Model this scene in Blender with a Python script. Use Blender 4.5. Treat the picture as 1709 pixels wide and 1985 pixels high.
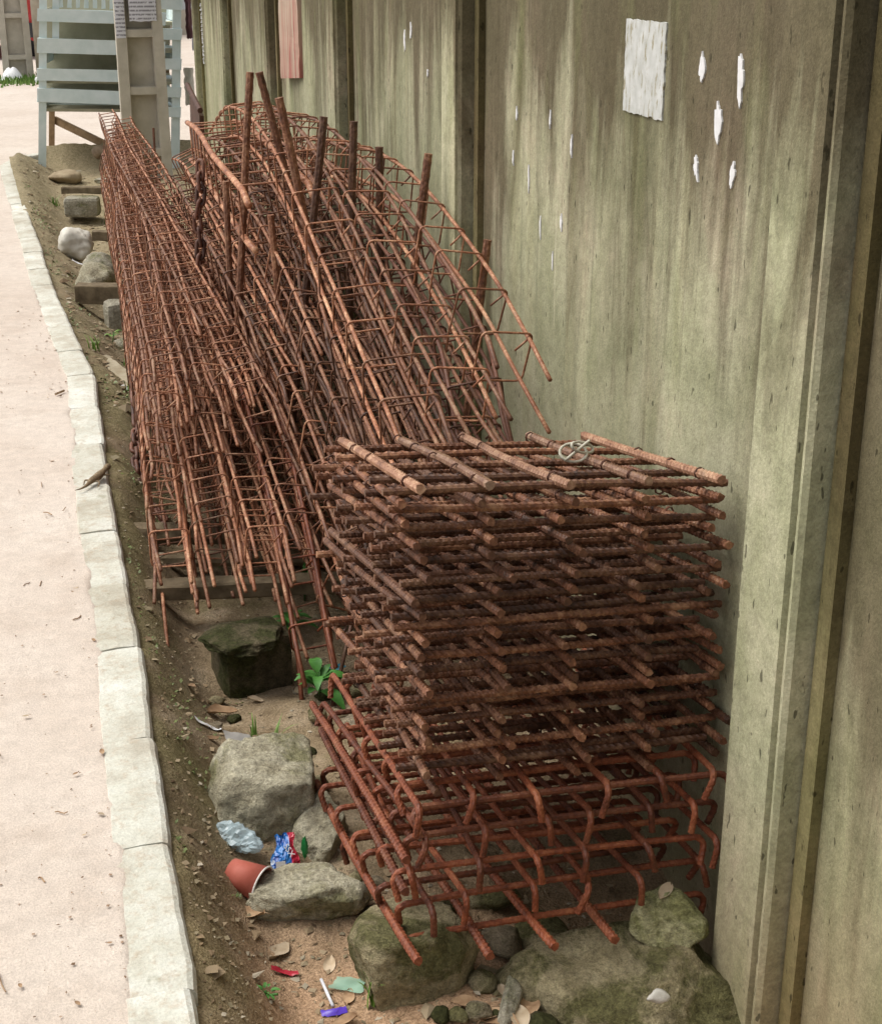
import bpy, math, random
from mathutils import Vector, Matrix, noise
R = math.radians
# ------------------------------------------------------------------ camera, sky, sun, exposure
scn = bpy.context.scene
for o in list(bpy.data.objects): bpy.data.objects.remove(o)
COL = scn.collection
camd = bpy.data.cameras.new('camera'); cam = bpy.data.objects.new('camera', camd); COL.objects.link(cam)
camd.sensor_fit = 'VERTICAL'; camd.sensor_height = 24.0; camd.lens = 24.0 * 2860 / 1985
camd.clip_start = .05; camd.clip_end = 400
cam.location = (0, 0, 1.6); cam.rotation_euler = (R(90 - 20.6438), 0, R(-14.185))
scn.camera = cam
SUN_EL, SUN_AZ = 60, 292            # azimuth clockwise from +Y: light comes from the street side, a little ahead of the camera
world = bpy.data.worlds.new('World'); scn.world = world; world.use_nodes = True
wn = world.node_tree
sky = wn.nodes.new('ShaderNodeTexSky'); sky.sky_type = 'NISHITA'; sky.sun_disc = False
sky.sun_elevation = R(SUN_EL); sky.sun_rotation = R(SUN_AZ); sky.air_density = 1.0; sky.dust_density = 4.0; sky.ozone_density = 1.0
hs = wn.nodes.new('ShaderNodeHueSaturation'); hs.inputs['Saturation'].default_value = .18
wn.links.new(sky.outputs[0], hs.inputs['Color'])
bg = wn.nodes['Background']; bg.inputs[1].default_value = .13
wn.links.new(hs.outputs[0], bg.inputs[0])
sund = bpy.data.lights.new('sun', 'SUN'); sund.energy = 1.4; sund.angle = R(40); sund.color = (1, .95, .87)
sun = bpy.data.objects.new('sun', sund); COL.objects.link(sun)
az = R(SUN_AZ); sd = Vector((math.sin(az) * math.cos(R(SUN_EL)), math.cos(az) * math.cos(R(SUN_EL)), math.sin(R(SUN_EL))))
sun.rotation_euler = sd.to_track_quat('Z', 'Y').to_euler(); sun.location = (-6, 3, 9)
scn.view_settings.view_transform = 'Standard'; scn.view_settings.look = 'None'
scn.view_settings.gamma = 1; scn.view_settings.exposure = .55
scn.view_settings.use_curve_mapping = False
scn.render.engine = 'CYCLES'

# ------------------------------------------------------------------ helpers
rnd = random.Random(7)
ORG = {}
def U(a, b): return rnd.uniform(a, b)
def nz(x, y=0, z=0): return noise.noise(Vector((x, y, z)))
def sm(t): t = max(0, min(1, t)); return t * t * (3 - 2 * t)
def tag(o, label=None, cat=None, group=None, kind=None):
    if label: o['label'] = label
    if cat: o['category'] = cat
    if group: o['group'] = group
    if kind: o['kind'] = kind
    return o
def thing(name, label, cat, loc, group=None, kind=None):
    o = bpy.data.objects.new(name, None); COL.objects.link(o); o.location = loc; o.empty_display_size = .05
    ORG[o] = Vector(loc); return tag(o, label, cat, group, kind)
def put(name, me, parent=None, M=None):
    o = bpy.data.objects.new(name, me); COL.objects.link(o)
    if parent:
        o.parent = parent
        if M is not None: o.matrix_basis = Matrix.Translation(-ORG[parent]) @ M
    elif M is not None: o.matrix_basis = M
    ORG[o] = ORG.get(parent, Vector((0, 0, 0))) if parent else Vector((0, 0, 0))
    return o
class MB:
    def __init__(s): s.v = []; s.f = []; s.m = []; s.cur = 0
    def add(s, v, f):
        b = len(s.v); s.v += [Vector(p) for p in v]
        for q in f: s.f.append([i + b for i in q]); s.m.append(s.cur)
        return s
    def box(s, c, d, M=None, j=0):
        v = [Vector((c[0] + sx * d[0] / 2, c[1] + sy * d[1] / 2, c[2] + sz * d[2] / 2)) for sx in (-1, 1) for sy in (-1, 1) for sz in (-1, 1)]
        if j: v = [p + Vector((U(-j, j), U(-j, j), U(-j, j))) for p in v]
        if M: v = [M @ p for p in v]
        return s.add(v, [(0, 1, 3, 2), (4, 6, 7, 5), (0, 4, 5, 1), (2, 3, 7, 6), (0, 2, 6, 4), (1, 5, 7, 3)])
    def tube(s, pts, r, n=6, closed=False, cap=True, rib=None):
        pts = [Vector(p) for p in pts]; N = len(pts)
        rs = r if isinstance(r, (list, tuple)) else [r] * N
        t0 = (pts[1] - pts[0]).normalized(); a = Vector((0, 0, 1)) if abs(t0.z) < .9 else Vector((1, 0, 0))
        u = t0.cross(a).normalized(); v = []; f = []
        for i, p in enumerate(pts):
            if closed: t = (pts[(i + 1) % N] - pts[i - 1]).normalized()
            else: t = (pts[min(i + 1, N - 1)] - pts[max(i - 1, 0)]).normalized()
            u = (u - t * u.dot(t)).normalized(); w = t.cross(u)
            for k in range(n):
                an = 2 * math.pi * k / n; rr = rs[i]
                if rib: rr = rs[i] * (1 + (rib if (i + (k if k <= n // 2 else n - k)) % 3 == 0 else 0))
                v.append(p + (u * math.cos(an) + w * math.sin(an)) * rr)
        for i in range(N if closed else N - 1):
            j = (i + 1) % N
            for k in range(n):
                l = (k + 1) % n; f.append((i * n + k, i * n + l, j * n + l, j * n + k))
        if cap and not closed: f.append(tuple(range(n))[::-1]); f.append(tuple(range((N - 1) * n, N * n)))
        return s.add(v, f)
    def grid(s, nu, nv, fn, closed=False):
        v = [fn(i / (nu - 1), j / (nv - 1)) for i in range(nu) for j in range(nv)]
        return s.add(v, [(i * nv + j, (i + 1) * nv + j, (i + 1) * nv + j + 1, i * nv + j + 1) for i in range(nu - 1) for j in range(nv - 1)])
    def mesh(s, name, mats, smooth=False, origin=None):
        me = bpy.data.meshes.new(name)
        o = origin or Vector((0, 0, 0))
        me.from_pydata([p - o for p in s.v], [], s.f)
        for m in (mats if isinstance(mats, (list, tuple)) else [mats]): me.materials.append(m)
        if any(s.m): me.polygons.foreach_set('material_index', s.m)
        if smooth: me.polygons.foreach_set('use_smooth', [True] * len(me.polygons))
        me.update(); return me
    def build(s, name, mats, parent=None, smooth=False, center=False):
        if parent:
            o = bpy.data.objects.new(name, s.mesh(name, mats, smooth, ORG[parent])); COL.objects.link(o); o.parent = parent; ORG[o] = ORG[parent]
        else:
            lo = [min(p[i] for p in s.v) for i in range(3)]; hi = [max(p[i] for p in s.v) for i in range(3)]
            c = Vector(((lo[0] + hi[0]) / 2, (lo[1] + hi[1]) / 2, lo[2])) if center else Vector((0, 0, 0))
            o = bpy.data.objects.new(name, s.mesh(name, mats, smooth, c)); COL.objects.link(o); o.location = c; ORG[o] = c
        return o
def catmull(P, n):
    P = [Vector(p) for p in P]; Q = [2 * P[0] - P[1]] + P + [2 * P[-1] - P[-2]]; out = []
    seg = len(P) - 1
    for i in range(n):
        t = i / (n - 1) * seg; k = min(int(t), seg - 1); t -= k; a, b, c, d = Q[k:k + 4]
        out.append(.5 * (2 * b + (c - a) * t + (2 * a - 5 * b + 4 * c - d) * t * t + (3 * b - a - 3 * c + d) * t ** 3))
    return out
def lerp_tab(T, x):
    if x <= T[0][0]: return T[0][1]
    for (a, b), (c, d) in zip(T, T[1:]):
        if x <= c: return b + (d - b) * (x - a) / (c - a)
    return T[-1][1]
# ------------------------------------------------------------------ materials
class NT:
    def __init__(s, name, rough=.85, spec=.3):
        s.m = bpy.data.materials.new(name); s.m.use_nodes = True; s.t = s.m.node_tree; s.b = s.t.nodes['Principled BSDF']
        s.b.inputs['Roughness'].default_value = rough; s.b.inputs['Specular IOR Level'].default_value = spec
        s.tc = s.t.nodes.new('ShaderNodeTexCoord'); s.obj = s.tc.outputs['Object']
        g = s.t.nodes.new('ShaderNodeNewGeometry'); s.pos = g.outputs['Position']; s.island = g.outputs['Random Per Island']
        s.oi = s.t.nodes.new('ShaderNodeObjectInfo'); s.random = s.oi.outputs['Random']
    def L(s, a, b): s.t.links.new(a, b)
    def map(s, vec, scale=(1, 1, 1), loc=(0, 0, 0)):
        n = s.t.nodes.new('ShaderNodeMapping'); s.L(vec, n.inputs[0]); n.inputs['Scale'].default_value = scale; n.inputs['Location'].default_value = loc; return n.outputs[0]
    def noise(s, vec, scale, detail=4, rough=.55, dist=0):
        n = s.t.nodes.new('ShaderNodeTexNoise'); s.L(vec, n.inputs['Vector']); n.inputs['Scale'].default_value = scale
        n.inputs['Detail'].default_value = detail; n.inputs['Roughness'].default_value = rough; n.inputs['Distortion'].default_value = dist; return n.outputs['Fac']
    def voro(s, vec, scale, feature='F1'):
        n = s.t.nodes.new('ShaderNodeTexVoronoi'); n.feature = feature; s.L(vec, n.inputs['Vector']); n.inputs['Scale'].default_value = scale; return n.outputs['Distance']
    def math(s, op, a, b=0, clamp=False):
        n = s.t.nodes.new('ShaderNodeMath'); n.operation = op; n.use_clamp = clamp
        for i, x in enumerate((a, b)):
            if hasattr(x, 'links'): s.L(x, n.inputs[i])
            else: n.inputs[i].default_value = x
        return n.outputs[0]
    def ramp(s, fac, stops):
        n = s.t.nodes.new('ShaderNodeValToRGB'); s.L(fac, n.inputs[0]); e = n.color_ramp.elements
        while len(e) < len(stops): e.new(.5)
        for k, (p, c) in zip(e, stops):
            k.position = p; k.color = (*c, 1) if isinstance(c, tuple) else (c, c, c, 1)
        return n.outputs[0]
    def step(s, fac, a, b): return s.ramp(fac, [(a, 0.0), (b, 1.0)])
    def mix(s, fac, a, b, mode='MIX'):
        n = s.t.nodes.new('ShaderNodeMix'); n.data_type = 'RGBA'; n.blend_type = mode
        for i, x in ((0, fac), (6, a), (7, b)):
            if hasattr(x, 'links'): s.L(x, n.inputs[i])
            elif isinstance(x, tuple): n.inputs[i].default_value = (*x, 1)
            else: n.inputs[i].default_value = x
        return n.outputs[2]
    def axis(s, vec, i):
        n = s.t.nodes.new('ShaderNodeSeparateXYZ'); s.L(vec, n.inputs[0]); return n.outputs[i]
    def col(s, c):
        if isinstance(c, tuple): s.b.inputs['Base Color'].default_value = (*c, 1)
        else: s.L(c, s.b.inputs['Base Color'])
        return s
    def bump(s, h, strength=.3, dist=.01):
        n = s.t.nodes.new('ShaderNodeBump'); s.L(h, n.inputs['Height']); n.inputs['Strength'].default_value = strength; n.inputs['Distance'].default_value = dist
        s.L(n.outputs[0], s.b.inputs['Normal']); return s
def rust(name, dark, mid, light, var=.48):
    n = NT(name, .58, .45)
    sh = n.math('MULTIPLY', n.random, 37.0)
    c = n.t.nodes.new('ShaderNodeCombineXYZ'); n.L(sh, c.inputs[0]); n.L(sh, c.inputs[1])
    va = n.t.nodes.new('ShaderNodeVectorMath'); va.operation = 'ADD'; n.L(n.obj, va.inputs[0]); n.L(c.outputs[0], va.inputs[1]); v = va.outputs[0]
    a = n.noise(v, 14, 5, .7); b = n.noise(v, 130, 3, .6)
    f = n.math('ADD', n.math('MULTIPLY', a, .65), n.math('MULTIPLY', b, .35))
    k = n.ramp(f, [(.36, dark), (.5, mid), (.64, light)])
    k = n.mix(n.math('MULTIPLY', n.step(n.noise(v, 7, 4, .7), .60, .72), .7), k, tuple(x * .45 for x in dark))
    k = n.mix(1.0, k, n.ramp(n.random, [(0, (1 - var,) * 3), (1, (1 + var * .6, 1 + var * .5, 1 + var * .4))]), 'MULTIPLY')
    n.col(k).bump(b, .5, .0015); return n.m
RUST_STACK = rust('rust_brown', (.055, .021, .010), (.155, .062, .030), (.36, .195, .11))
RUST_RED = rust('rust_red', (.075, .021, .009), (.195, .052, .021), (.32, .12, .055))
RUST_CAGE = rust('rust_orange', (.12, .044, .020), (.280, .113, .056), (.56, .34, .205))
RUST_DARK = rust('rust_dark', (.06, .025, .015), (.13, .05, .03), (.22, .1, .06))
def m_wall(name, bias=0.0, off=0.0, tint=(1, 1, 1), amt=.85):
    n = NT(name, .9, .15); p = n.pos; z = n.axis(p, 2)
    s1 = n.noise(n.map(p, (1, 3.4, .50), (0, off, 0)), 1.7, 7, .66, .9); s2 = n.noise(n.map(p, (1, 22, .55), (0, off, 3)), 1.0, 4, .6, .5)
    bl = n.noise(n.map(p, (1, 1, .7)), 3.0, 7, .68, .4); gr = n.noise(p, 190, 2, .7); gr2 = n.noise(p, 42, 4, .7)
    base = n.ramp(bl, [(.34, (.255, .265, .18)), (.45, (.335, .34, .245)), (.55, (.405, .40, .305)), (.68, (.45, .40, .325))])
    band = n.noise(n.map(p, (1, 4.2, .10), (0, off + 2, 0)), 1.0, 3, .5, .6)
    base = n.mix(1.0, base, n.ramp(band, [(.32, (.80, .79, .74)), (.5, (1.0, 1.0, .98)), (.66, (1.12, 1.13, 1.08))]), 'MULTIPLY')
    yl = n.step(n.noise(n.map(p, (1, 4.2, .12), (0, off + 9, 0)), 2.0, 3), .54, .70)
    base = n.mix(n.math('MULTIPLY', yl, .45), base, (.44, .42, .275))
    st = n.math('ADD', n.math('ADD', n.math('MULTIPLY', s1, .88), n.math('MULTIPLY', s2, .12)), n.math('MULTIPLY', n.math('SUBTRACT', z, 1.04), .33))
    yy = n.axis(p, 1); jm = None                       # dark runs down the joints beside the posts
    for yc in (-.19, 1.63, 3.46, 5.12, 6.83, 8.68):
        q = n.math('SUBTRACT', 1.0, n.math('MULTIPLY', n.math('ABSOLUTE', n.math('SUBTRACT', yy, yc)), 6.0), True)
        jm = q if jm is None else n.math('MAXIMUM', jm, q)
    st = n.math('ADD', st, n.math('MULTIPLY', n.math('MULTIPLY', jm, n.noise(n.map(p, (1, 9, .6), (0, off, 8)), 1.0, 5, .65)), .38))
    top = n.math('MULTIPLY', n.math('SUBTRACT', n.math('ADD', z, n.math('MULTIPLY', n.noise(n.map(p, (1, 5.5, .5), (5, off, 2)), 1.4, 6, .68), 1.0)), 1.78), 1.0)
    st = n.math('ADD', st, n.math('MULTIPLY', n.math('MAXIMUM', top, 0.0), .42))
    d = n.step(st, .50 - bias, .70 - bias)
    c = n.mix(n.math('MULTIPLY', d, amt), base, n.mix(bl, (.04, .034, .018), (.13, .095, .06)))
    low = n.step(n.math('ADD', n.math('MULTIPLY', bl, .5), n.math('SUBTRACT', .55, n.math('MULTIPLY', z, .75))), .45, .85)
    c = n.mix(n.math('MULTIPLY', low, .5), c, (.29, .19, .115))
    g = n.step(n.noise(n.map(p, (1, 3, .8), (4, off, 1)), 2.6, 5), .53, .70)
    c = n.mix(n.math('MULTIPLY', g, .5), c, (.17, .185, .09))
    drip = n.step(n.noise(n.map(p, (1, 40, .9), (0, off, 6)), 1.0, 2, .5), .58, .76)
    c = n.mix(n.math('MULTIPLY', n.math('MULTIPLY', drip, n.step(z, .8, 1.4)), .38), c, (.06, .05, .03))
    pale = n.step(n.noise(n.map(p, (1, 38, 1.6), (1, off, 2)), 1.0, 3, .6), .69, .72)
    c = n.mix(n.math('MULTIPLY', pale, .5), c, (.52, .50, .40))
    c = n.mix(.45, c, n.ramp(gr2, [(.3, (.6, .58, .52)), (.6, (1.22, 1.2, 1.14))]), 'MULTIPLY')
    pits = n.step(n.noise(n.map(p, (1, 1, .4), (2, 7, 0)), 70, 2, .5), .68, .71)
    c = n.mix(n.math('MULTIPLY', pits, .7), c, (.03, .027, .015))
    c = n.mix(.32, c, n.ramp(gr, [(.3, .5), (.7, 1.45)]), 'MULTIPLY')
    c = n.mix(1.0, c, tint, 'MULTIPLY')
    n.col(c).bump(n.math('ADD', gr, n.math('MULTIPLY', gr2, .8)), .35, .003); return n.m
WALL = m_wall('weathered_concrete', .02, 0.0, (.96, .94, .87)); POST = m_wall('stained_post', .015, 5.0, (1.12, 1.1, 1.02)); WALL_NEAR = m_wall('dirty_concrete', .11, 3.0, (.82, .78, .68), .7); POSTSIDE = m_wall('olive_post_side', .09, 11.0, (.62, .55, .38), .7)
def simple(name, c0, c1, scale=20, rough=.85, bump=.2, spec=.25, sub=0, alpha=1):
    n = NT(name, rough, spec); f = n.noise(n.obj, scale, 5, .6)
    n.col(n.ramp(f, [(.32, c0), (.68, c1)])).bump(n.noise(n.obj, scale * 5, 3), bump, .003)
    if alpha < 1: n.b.inputs['Alpha'].default_value = alpha
    return n.m
def m_rock(name, light, mid, moss, amt=.5, sc=1.0):
    n = NT(name, .95, .1); p = n.pos
    a = n.noise(p, 17 * sc, 7, .7); b = n.noise(p, 95 * sc, 5, .75); c = n.noise(p, 7 * sc, 6, .68, .4); d = n.noise(p, 330 * sc, 3, .7)
    k = n.ramp(a, [(.3, mid), (.5, tuple((x + y) / 2 for x, y in zip(light, mid))), (.66, light)])
    k = n.mix(n.math('MULTIPLY', n.step(c, .60 - amt * .3, .70 - amt * .3), .85), k, n.mix(b, tuple(x * .6 for x in moss), tuple(x * 1.7 for x in moss)))
    k = n.mix(.75, k, n.ramp(b, [(.32, .45), (.68, 1.45)]), 'MULTIPLY')
    k = n.mix(.6, k, n.ramp(d, [(.3, .5), (.7, 1.4)]), 'MULTIPLY')
    h = n.math('ADD', n.math('ADD', a, n.math('MULTIPLY', b, .55)), n.math('MULTIPLY', d, .25))
    n.col(k).bump(h, 1.0, .014); return n.m
ROCK_PALE = m_rock('rock_pale', (.56, .52, .39), (.34, .30, .20), (.19, .18, .09), .3)
ROCK_MOSS = m_rock('rock_mossy', (.42, .36, .225), (.245, .205, .115), (.095, .092, .036), .42)
ROCK_DARK = m_rock('rock_dark', (.16, .13, .08), (.07, .06, .035), (.04, .045, .015), .6)
ROCK_GREY = m_rock('rock_grey', (.48, .45, .36), (.30, .27, .20), (.17, .17, .09), .3)
ROCK_BROWN = m_rock('rock_brown', (.34, .28, .20), (.20, .16, .10), (.12, .11, .06), .3)
def m_soil():
    n = NT('soil', .95, .1); p = n.pos; y = n.axis(p, 1); z = n.axis(p, 2)
    a = n.noise(p, 9, 6, .65); b = n.noise(p, 55, 5, .7); c = n.noise(p, 3.2, 4, .6); d = n.noise(p, 220, 2, .6)
    k = n.ramp(a, [(.3, (.15, .108, .062)), (.5, (.265, .20, .125)), (.68, (.38, .30, .205))])
    ms = n.step(n.math('ADD', c, n.math('MULTIPLY', n.math('SUBTRACT', z, .06), 1.1)), .46, .62)
    k = n.mix(n.math('MULTIPLY', ms, .8), k, n.ramp(b, [(.3, (.115, .10, .042)), (.7, (.27, .23, .12))]))
    sand = n.step(n.math('ADD', n.math('MULTIPLY', a, .4), n.math('MULTIPLY', n.math('SUBTRACT', 2.45, y), .9)), .32, .62)
    sand = n.math('MULTIPLY', sand, n.math('SUBTRACT', 1.0, n.math('MULTIPLY', n.step(z, .03, .1), .8)))
    k = n.mix(n.math('MULTIPLY', sand, .9), k, n.ramp(b, [(.3, (.30, .185, .105)), (.7, (.50, .33, .21))]))
    far = n.step(n.math('ADD', n.math('MULTIPLY', y, .1), n.math('MULTIPLY', c, .3)), .62, .95)
    k = n.mix(n.math('MULTIPLY', far, .8), k, n.ramp(b, [(.3, (.23, .19, .11)), (.7, (.42, .35, .23))]))  # far bank plain, and paler for washed-out haze put into the colour
    k = n.mix(.6, k, n.ramp(d, [(.3, .5), (.7, 1.45)]), 'MULTIPLY')
    n.col(k).bump(n.math('ADD', b, n.math('MULTIPLY', d, .5)), .7, .008); return n.m
SOIL = m_soil()
def m_street():
    n = NT('sandy_street', .95, .1); p = n.pos
    a = n.noise(p, 1.3, 5, .6); b = n.noise(p, 25, 5, .7); d = n.noise(p, 260, 2, .7)
    k = n.ramp(a, [(.3, (.56, .475, .40)), (.7, (.645, .57, .495))])
    k = n.mix(n.math('MULTIPLY', n.step(n.noise(p, 5.5, 6, .7), .50, .68), .4), k, (.48, .39, .315))
    k = n.mix(.5, k, n.ramp(b, [(.3, .78), (.7, 1.15)]), 'MULTIPLY')
    k = n.mix(.5, k, n.ramp(d, [(.25, .6), (.7, 1.25)]), 'MULTIPLY')
    n.col(k).bump(n.math('ADD', b, d), .35, .004); return n.m
STREET = m_street()
def m_kerb():
    n = NT('kerb_paint', .9, .15); p = n.pos
    a = n.noise(p, 7, 5, .65); b = n.noise(p, 48, 5, .7); d = n.noise(p, 200, 2, .6)
    k = n.ramp(a, [(.34, (.46, .43, .36)), (.5, (.60, .60, .53)), (.68, (.69, .70, .65))])
    k = n.mix(n.math('MULTIPLY', n.step(b, .50, .70), .7), k, (.47, .39, .30))
    k = n.mix(n.math('MULTIPLY', n.step(n.noise(p, 16, 4, .6), .66, .76), .6), k, (.22, .21, .12))
    k = n.mix(1.0, k, n.ramp(n.random, [(0, (.84, .81, .76)), (1, (1.04, 1.04, 1.03))]), 'MULTIPLY')
    k = n.mix(.4, k, n.ramp(d, [(.3, .7), (.7, 1.2)]), 'MULTIPLY')
    n.col(k).bump(n.math('ADD', b, n.math('MULTIPLY', d, .4)), .5, .005); return n.m
KERB = m_kerb()
MINT = simple('mint_paint', (.56, .66, .645), (.69, .77, .765), 9, .7, .2)
BWOOD = simple('brown_wood', (.19, .12, .06), (.35, .24, .14), 14)
OLWOOD = simple('olive_board', (.36, .34, .24), (.48, .45, .33), 8)
DWOOD = simple('weathered_timber', (.10, .075, .045), (.22, .17, .105), 22, .9, .5)
POLEC = simple('pole_concrete', (.40, .365, .295), (.54, .50, .42), 7, .92, .4)
PAPER = None
def m_print(name, paper, ink, sx, sz, amt):
    n = NT(name, .8, .2)
    row = n.math('FRACT', n.math('MULTIPLY', n.axis(n.obj, 2), sz)); on = n.step(row, .52, .58)
    w = n.step(n.noise(n.map(n.obj, (sx, sx, sz)), 1.0, 2), amt, amt + .05)
    n.col(n.mix(n.math('MULTIPLY', n.math('MULTIPLY', on, w), .8), paper, ink)); return n.m
PRINT = m_print('printed_paper', (.62, .62, .66), (.16, .15, .17), 90, 38, .42)
def m_poster():
    n = NT('torn_poster', .8, .15)
    s = n.noise(n.map(n.pos, (1, 75, 20)), 1.0, 5, .7); g = n.noise(n.pos, 30, 4)
    k = n.ramp(g, [(.35, (.44, .45, .42)), (.65, (.58, .59, .57))])
    n.col(n.mix(n.step(s, .55, .60), k, (.30, .27, .18))); return n.m
POSTER = m_poster()
WHITE = simple('white_paper', (.66, .66, .66), (.80, .80, .80), 40, .7, .1)
FADED = None
def m_faded():
    n = NT('faded_red_paint', .85, .2)
    s = n.noise(n.map(n.pos, (1, 30, 1.6)), 1.0, 4, .6); z = n.axis(n.obj, 2)
    k = n.ramp(n.math('ADD', s, n.math('MULTIPLY', z, .35)), [(.42, (.33, .11, .09)), (.53, (.40, .25, .19)), (.68, (.43, .34, .26))])
    n.col(n.mix(n.step(n.noise(n.map(n.pos, (1, 55, 2.2)), 1, 3), .64, .7), k, (.10, .04, .03))); return n.m
FADED = m_faded()
def m_leaf(name, a, b, rough=.5):
    n = NT(name, rough, .35); k = n.ramp(n.noise(n.obj, 45, 4), [(.3, a), (.7, b)])
    k = n.mix(1.0, k, n.ramp(n.random, [(0, .75), (1, 1.25)]), 'MULTIPLY'); n.col(k)
    n.b.inputs['Subsurface Weight'].default_value = 0; return n.m
GREEN = m_leaf('green_leaf', (.03, .12, .018), (.085, .25, .045)); GRASSM = m_leaf('grass_blade', (.09, .19, .025), (.19, .31, .06))
DRY = m_leaf('dry_leaf', (.20, .115, .06), (.40, .27, .16), .8); DRYPALE = m_leaf('pale_dry_leaf', (.36, .27, .17), (.52, .42, .30), .8)
def m_bits():
    n = NT('litter_bits', .9, .15)
    k = n.ramp(n.island, [(0, (.11, .075, .045)), (.35, (.24, .17, .10)), (.6, (.33, .26, .17)), (.85, (.18, .15, .09)), (1, (.46, .40, .31))]); n.col(k); return n.m
BITS = m_bits()
def m_bits2():
    n = NT('street_litter_bits', .9, .15)
    n.col(n.ramp(n.island, [(0, (.16, .10, .06)), (.5, (.32, .22, .15)), (1, (.42, .32, .24))])); return n.m
BITS2 = m_bits2()
def plain(name, c, rough=.5, spec=.5, alpha=1.0, trans=0.0):
    n = NT(name, rough, spec); f = n.noise(n.obj, 25, 3)
    n.col(n.ramp(f, [(.3, tuple(x * .85 for x in c)), (.7, tuple(min(1, x * 1.1) for x in c))]))
    n.b.inputs['Alpha'].default_value = alpha; n.b.inputs['Transmission Weight'].default_value = trans; return n.m
# ------------------------------------------------------------------ setting: kerb line, soil, street
KIN = [(.095, .3), (.09, 1.71), (.089, 1.94), (.084, 2.23), (.081, 2.51), (.085, 2.99), (.071, 3.32), (.061, 4.0), (.058, 4.6), (.056, 5.3), (.02, 5.66),
       (-.066, 6.79), (-.148, 8.15), (-.227, 9.44), (-.300, 10.63), (-.322, 11.2), (-.25, 11.66), (-.05, 11.9), (.33, 11.95), (.71, 11.93), (1.6, 11.92), (3, 11.92), (9, 11.92)]
KPTS = []
_p = [Vector((x, y, 0)) for x, y in KIN]
for a, b in zip(_p, _p[1:]):
    n_ = max(1, int((b - a).length / .03)) if a.x < 1.7 else 12
    for i in range(n_): KPTS.append(a.lerp(b, i / n_))
KPTS.append(_p[-1])
for _ in range(6): KPTS = [KPTS[0]] + [(KPTS[i - 1] + KPTS[i] * 2 + KPTS[i + 1]) / 4 for i in range(1, len(KPTS) - 1)] + [KPTS[-1]]
KLEN = [0.0]
for a, b in zip(KPTS, KPTS[1:]): KLEN.append(KLEN[-1] + (b - a).length)
def kat(s):
    import bisect
    i = max(0, min(len(KPTS) - 2, bisect.bisect_right(KLEN, s) - 1)); t = (s - KLEN[i]) / (KLEN[i + 1] - KLEN[i])
    p = KPTS[i].lerp(KPTS[i + 1], t)
    d = (KPTS[min(i + 4, len(KPTS) - 1)] - KPTS[max(i - 3, 0)]).normalized()
    return p, Vector((-d.y, d.x, 0))            # point on the inner edge, direction to the street
KX = sorted([(p.y, p.x) for p in KPTS if p.x < -.0 or p.y < 11.2 if p.y < 11.22])
def kx(y): return lerp_tab(KX, y)
def soil_z(x, y):
    t = x - kx(min(y, 11.2)); t = min(t, 11.95 - y)
    z = .165 * (1 - sm((t + .01) / (.18 if y < 3.4 else .18 + .12 * sm((y - 3.4) / 2))))
    z -= .10 * sm((x - .55) / .35) * sm((2.5 - y) / .6)
    z += .10 * sm((y - 8.2) / 2.5) * (1 if x < 1.1 else 0)
    z += .022 * nz(x * 6, y * 6) + .010 * nz(x * 19, y * 19, 4) + .005 * nz(x * 48, y * 48, 8)
    return z
def soil():
    mb = MB(); ys = []; y = .6
    while y < 11.9: ys.append(y); y += .018 if y < 3.2 else (.03 if y < 5.5 else .06)
    ys.append(11.9); nx = 56
    v = []
    for y in ys:
        x0 = kx(min(y, 11.2)) + .0
        if y > 11.2: x0 = -.322 + (y - 11.2) * .35
        for i in range(nx):
            x = x0 - .03 + (1.12 - x0) * i / (nx - 1); v.append((x, y, soil_z(x, y)))
    mb.add(v, [(j * nx + i, j * nx + i + 1, (j + 1) * nx + i + 1, (j + 1) * nx + i) for j in range(len(ys) - 1) for i in range(nx - 1)])
    mb.add([(1.09, .6, -.06), (25, .6, -.06), (25, 11.85, -.06), (1.09, 11.85, -.06)], [(0, 1, 2, 3)])
    tag(mb.build('soil_ground', SOIL, smooth=True), 'brown soil and moss strip between the kerb and the wall', kind='structure')
soil()
def street_z(p, t):
    z = .196 + .006 * nz(p.x * 1.7, p.y * 1.7) + .003 * nz(p.x * 9, p.y * 9)
    k = .079 + .016 * nz(p.x * 3 + 3, p.y * 3) + .010 * nz(p.x * 11, p.y * 11) + .006 * nz(p.x * 33, p.y * 33)
    return z - .045 * (1 - sm((t - k + .03) / .045))
def street():
    mb = MB(); T = [.035, .045, .055, .062, .07, .078, .086, .094, .102, .112, .13, .16, .22, .3, .42, .6, .9, 1.4, 2.2, 4, 9, 25, 70]
    v = []; S = []; s = 0
    while s < KLEN[-1]: S.append(s); s += .03 if s < 13.6 else .4
    S.append(KLEN[-1] - .001)
    for s in S:
        p, d = kat(s)
        for t in T:
            q = p + d * t; v.append((q.x, q.y, street_z(q, t)))
    n = len(T)
    mb.add(v, [(j * n + i, (j + 1) * n + i, (j + 1) * n + i + 1, j * n + i + 1) for j in range(len(S) - 1) for i in range(n - 1)])
    a = v[n - 1]; b = v[len(T) - 1]
    mb.add([(-70, -30, .19), (60, -30, .19), (60, .3, .19), (-70, .3, .19)], [(0, 1, 2, 3)]) if False else None
    tag(mb.build('street', STREET, smooth=True), 'pale sandy street running past the kerb and round the corner', kind='structure')
street()
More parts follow.
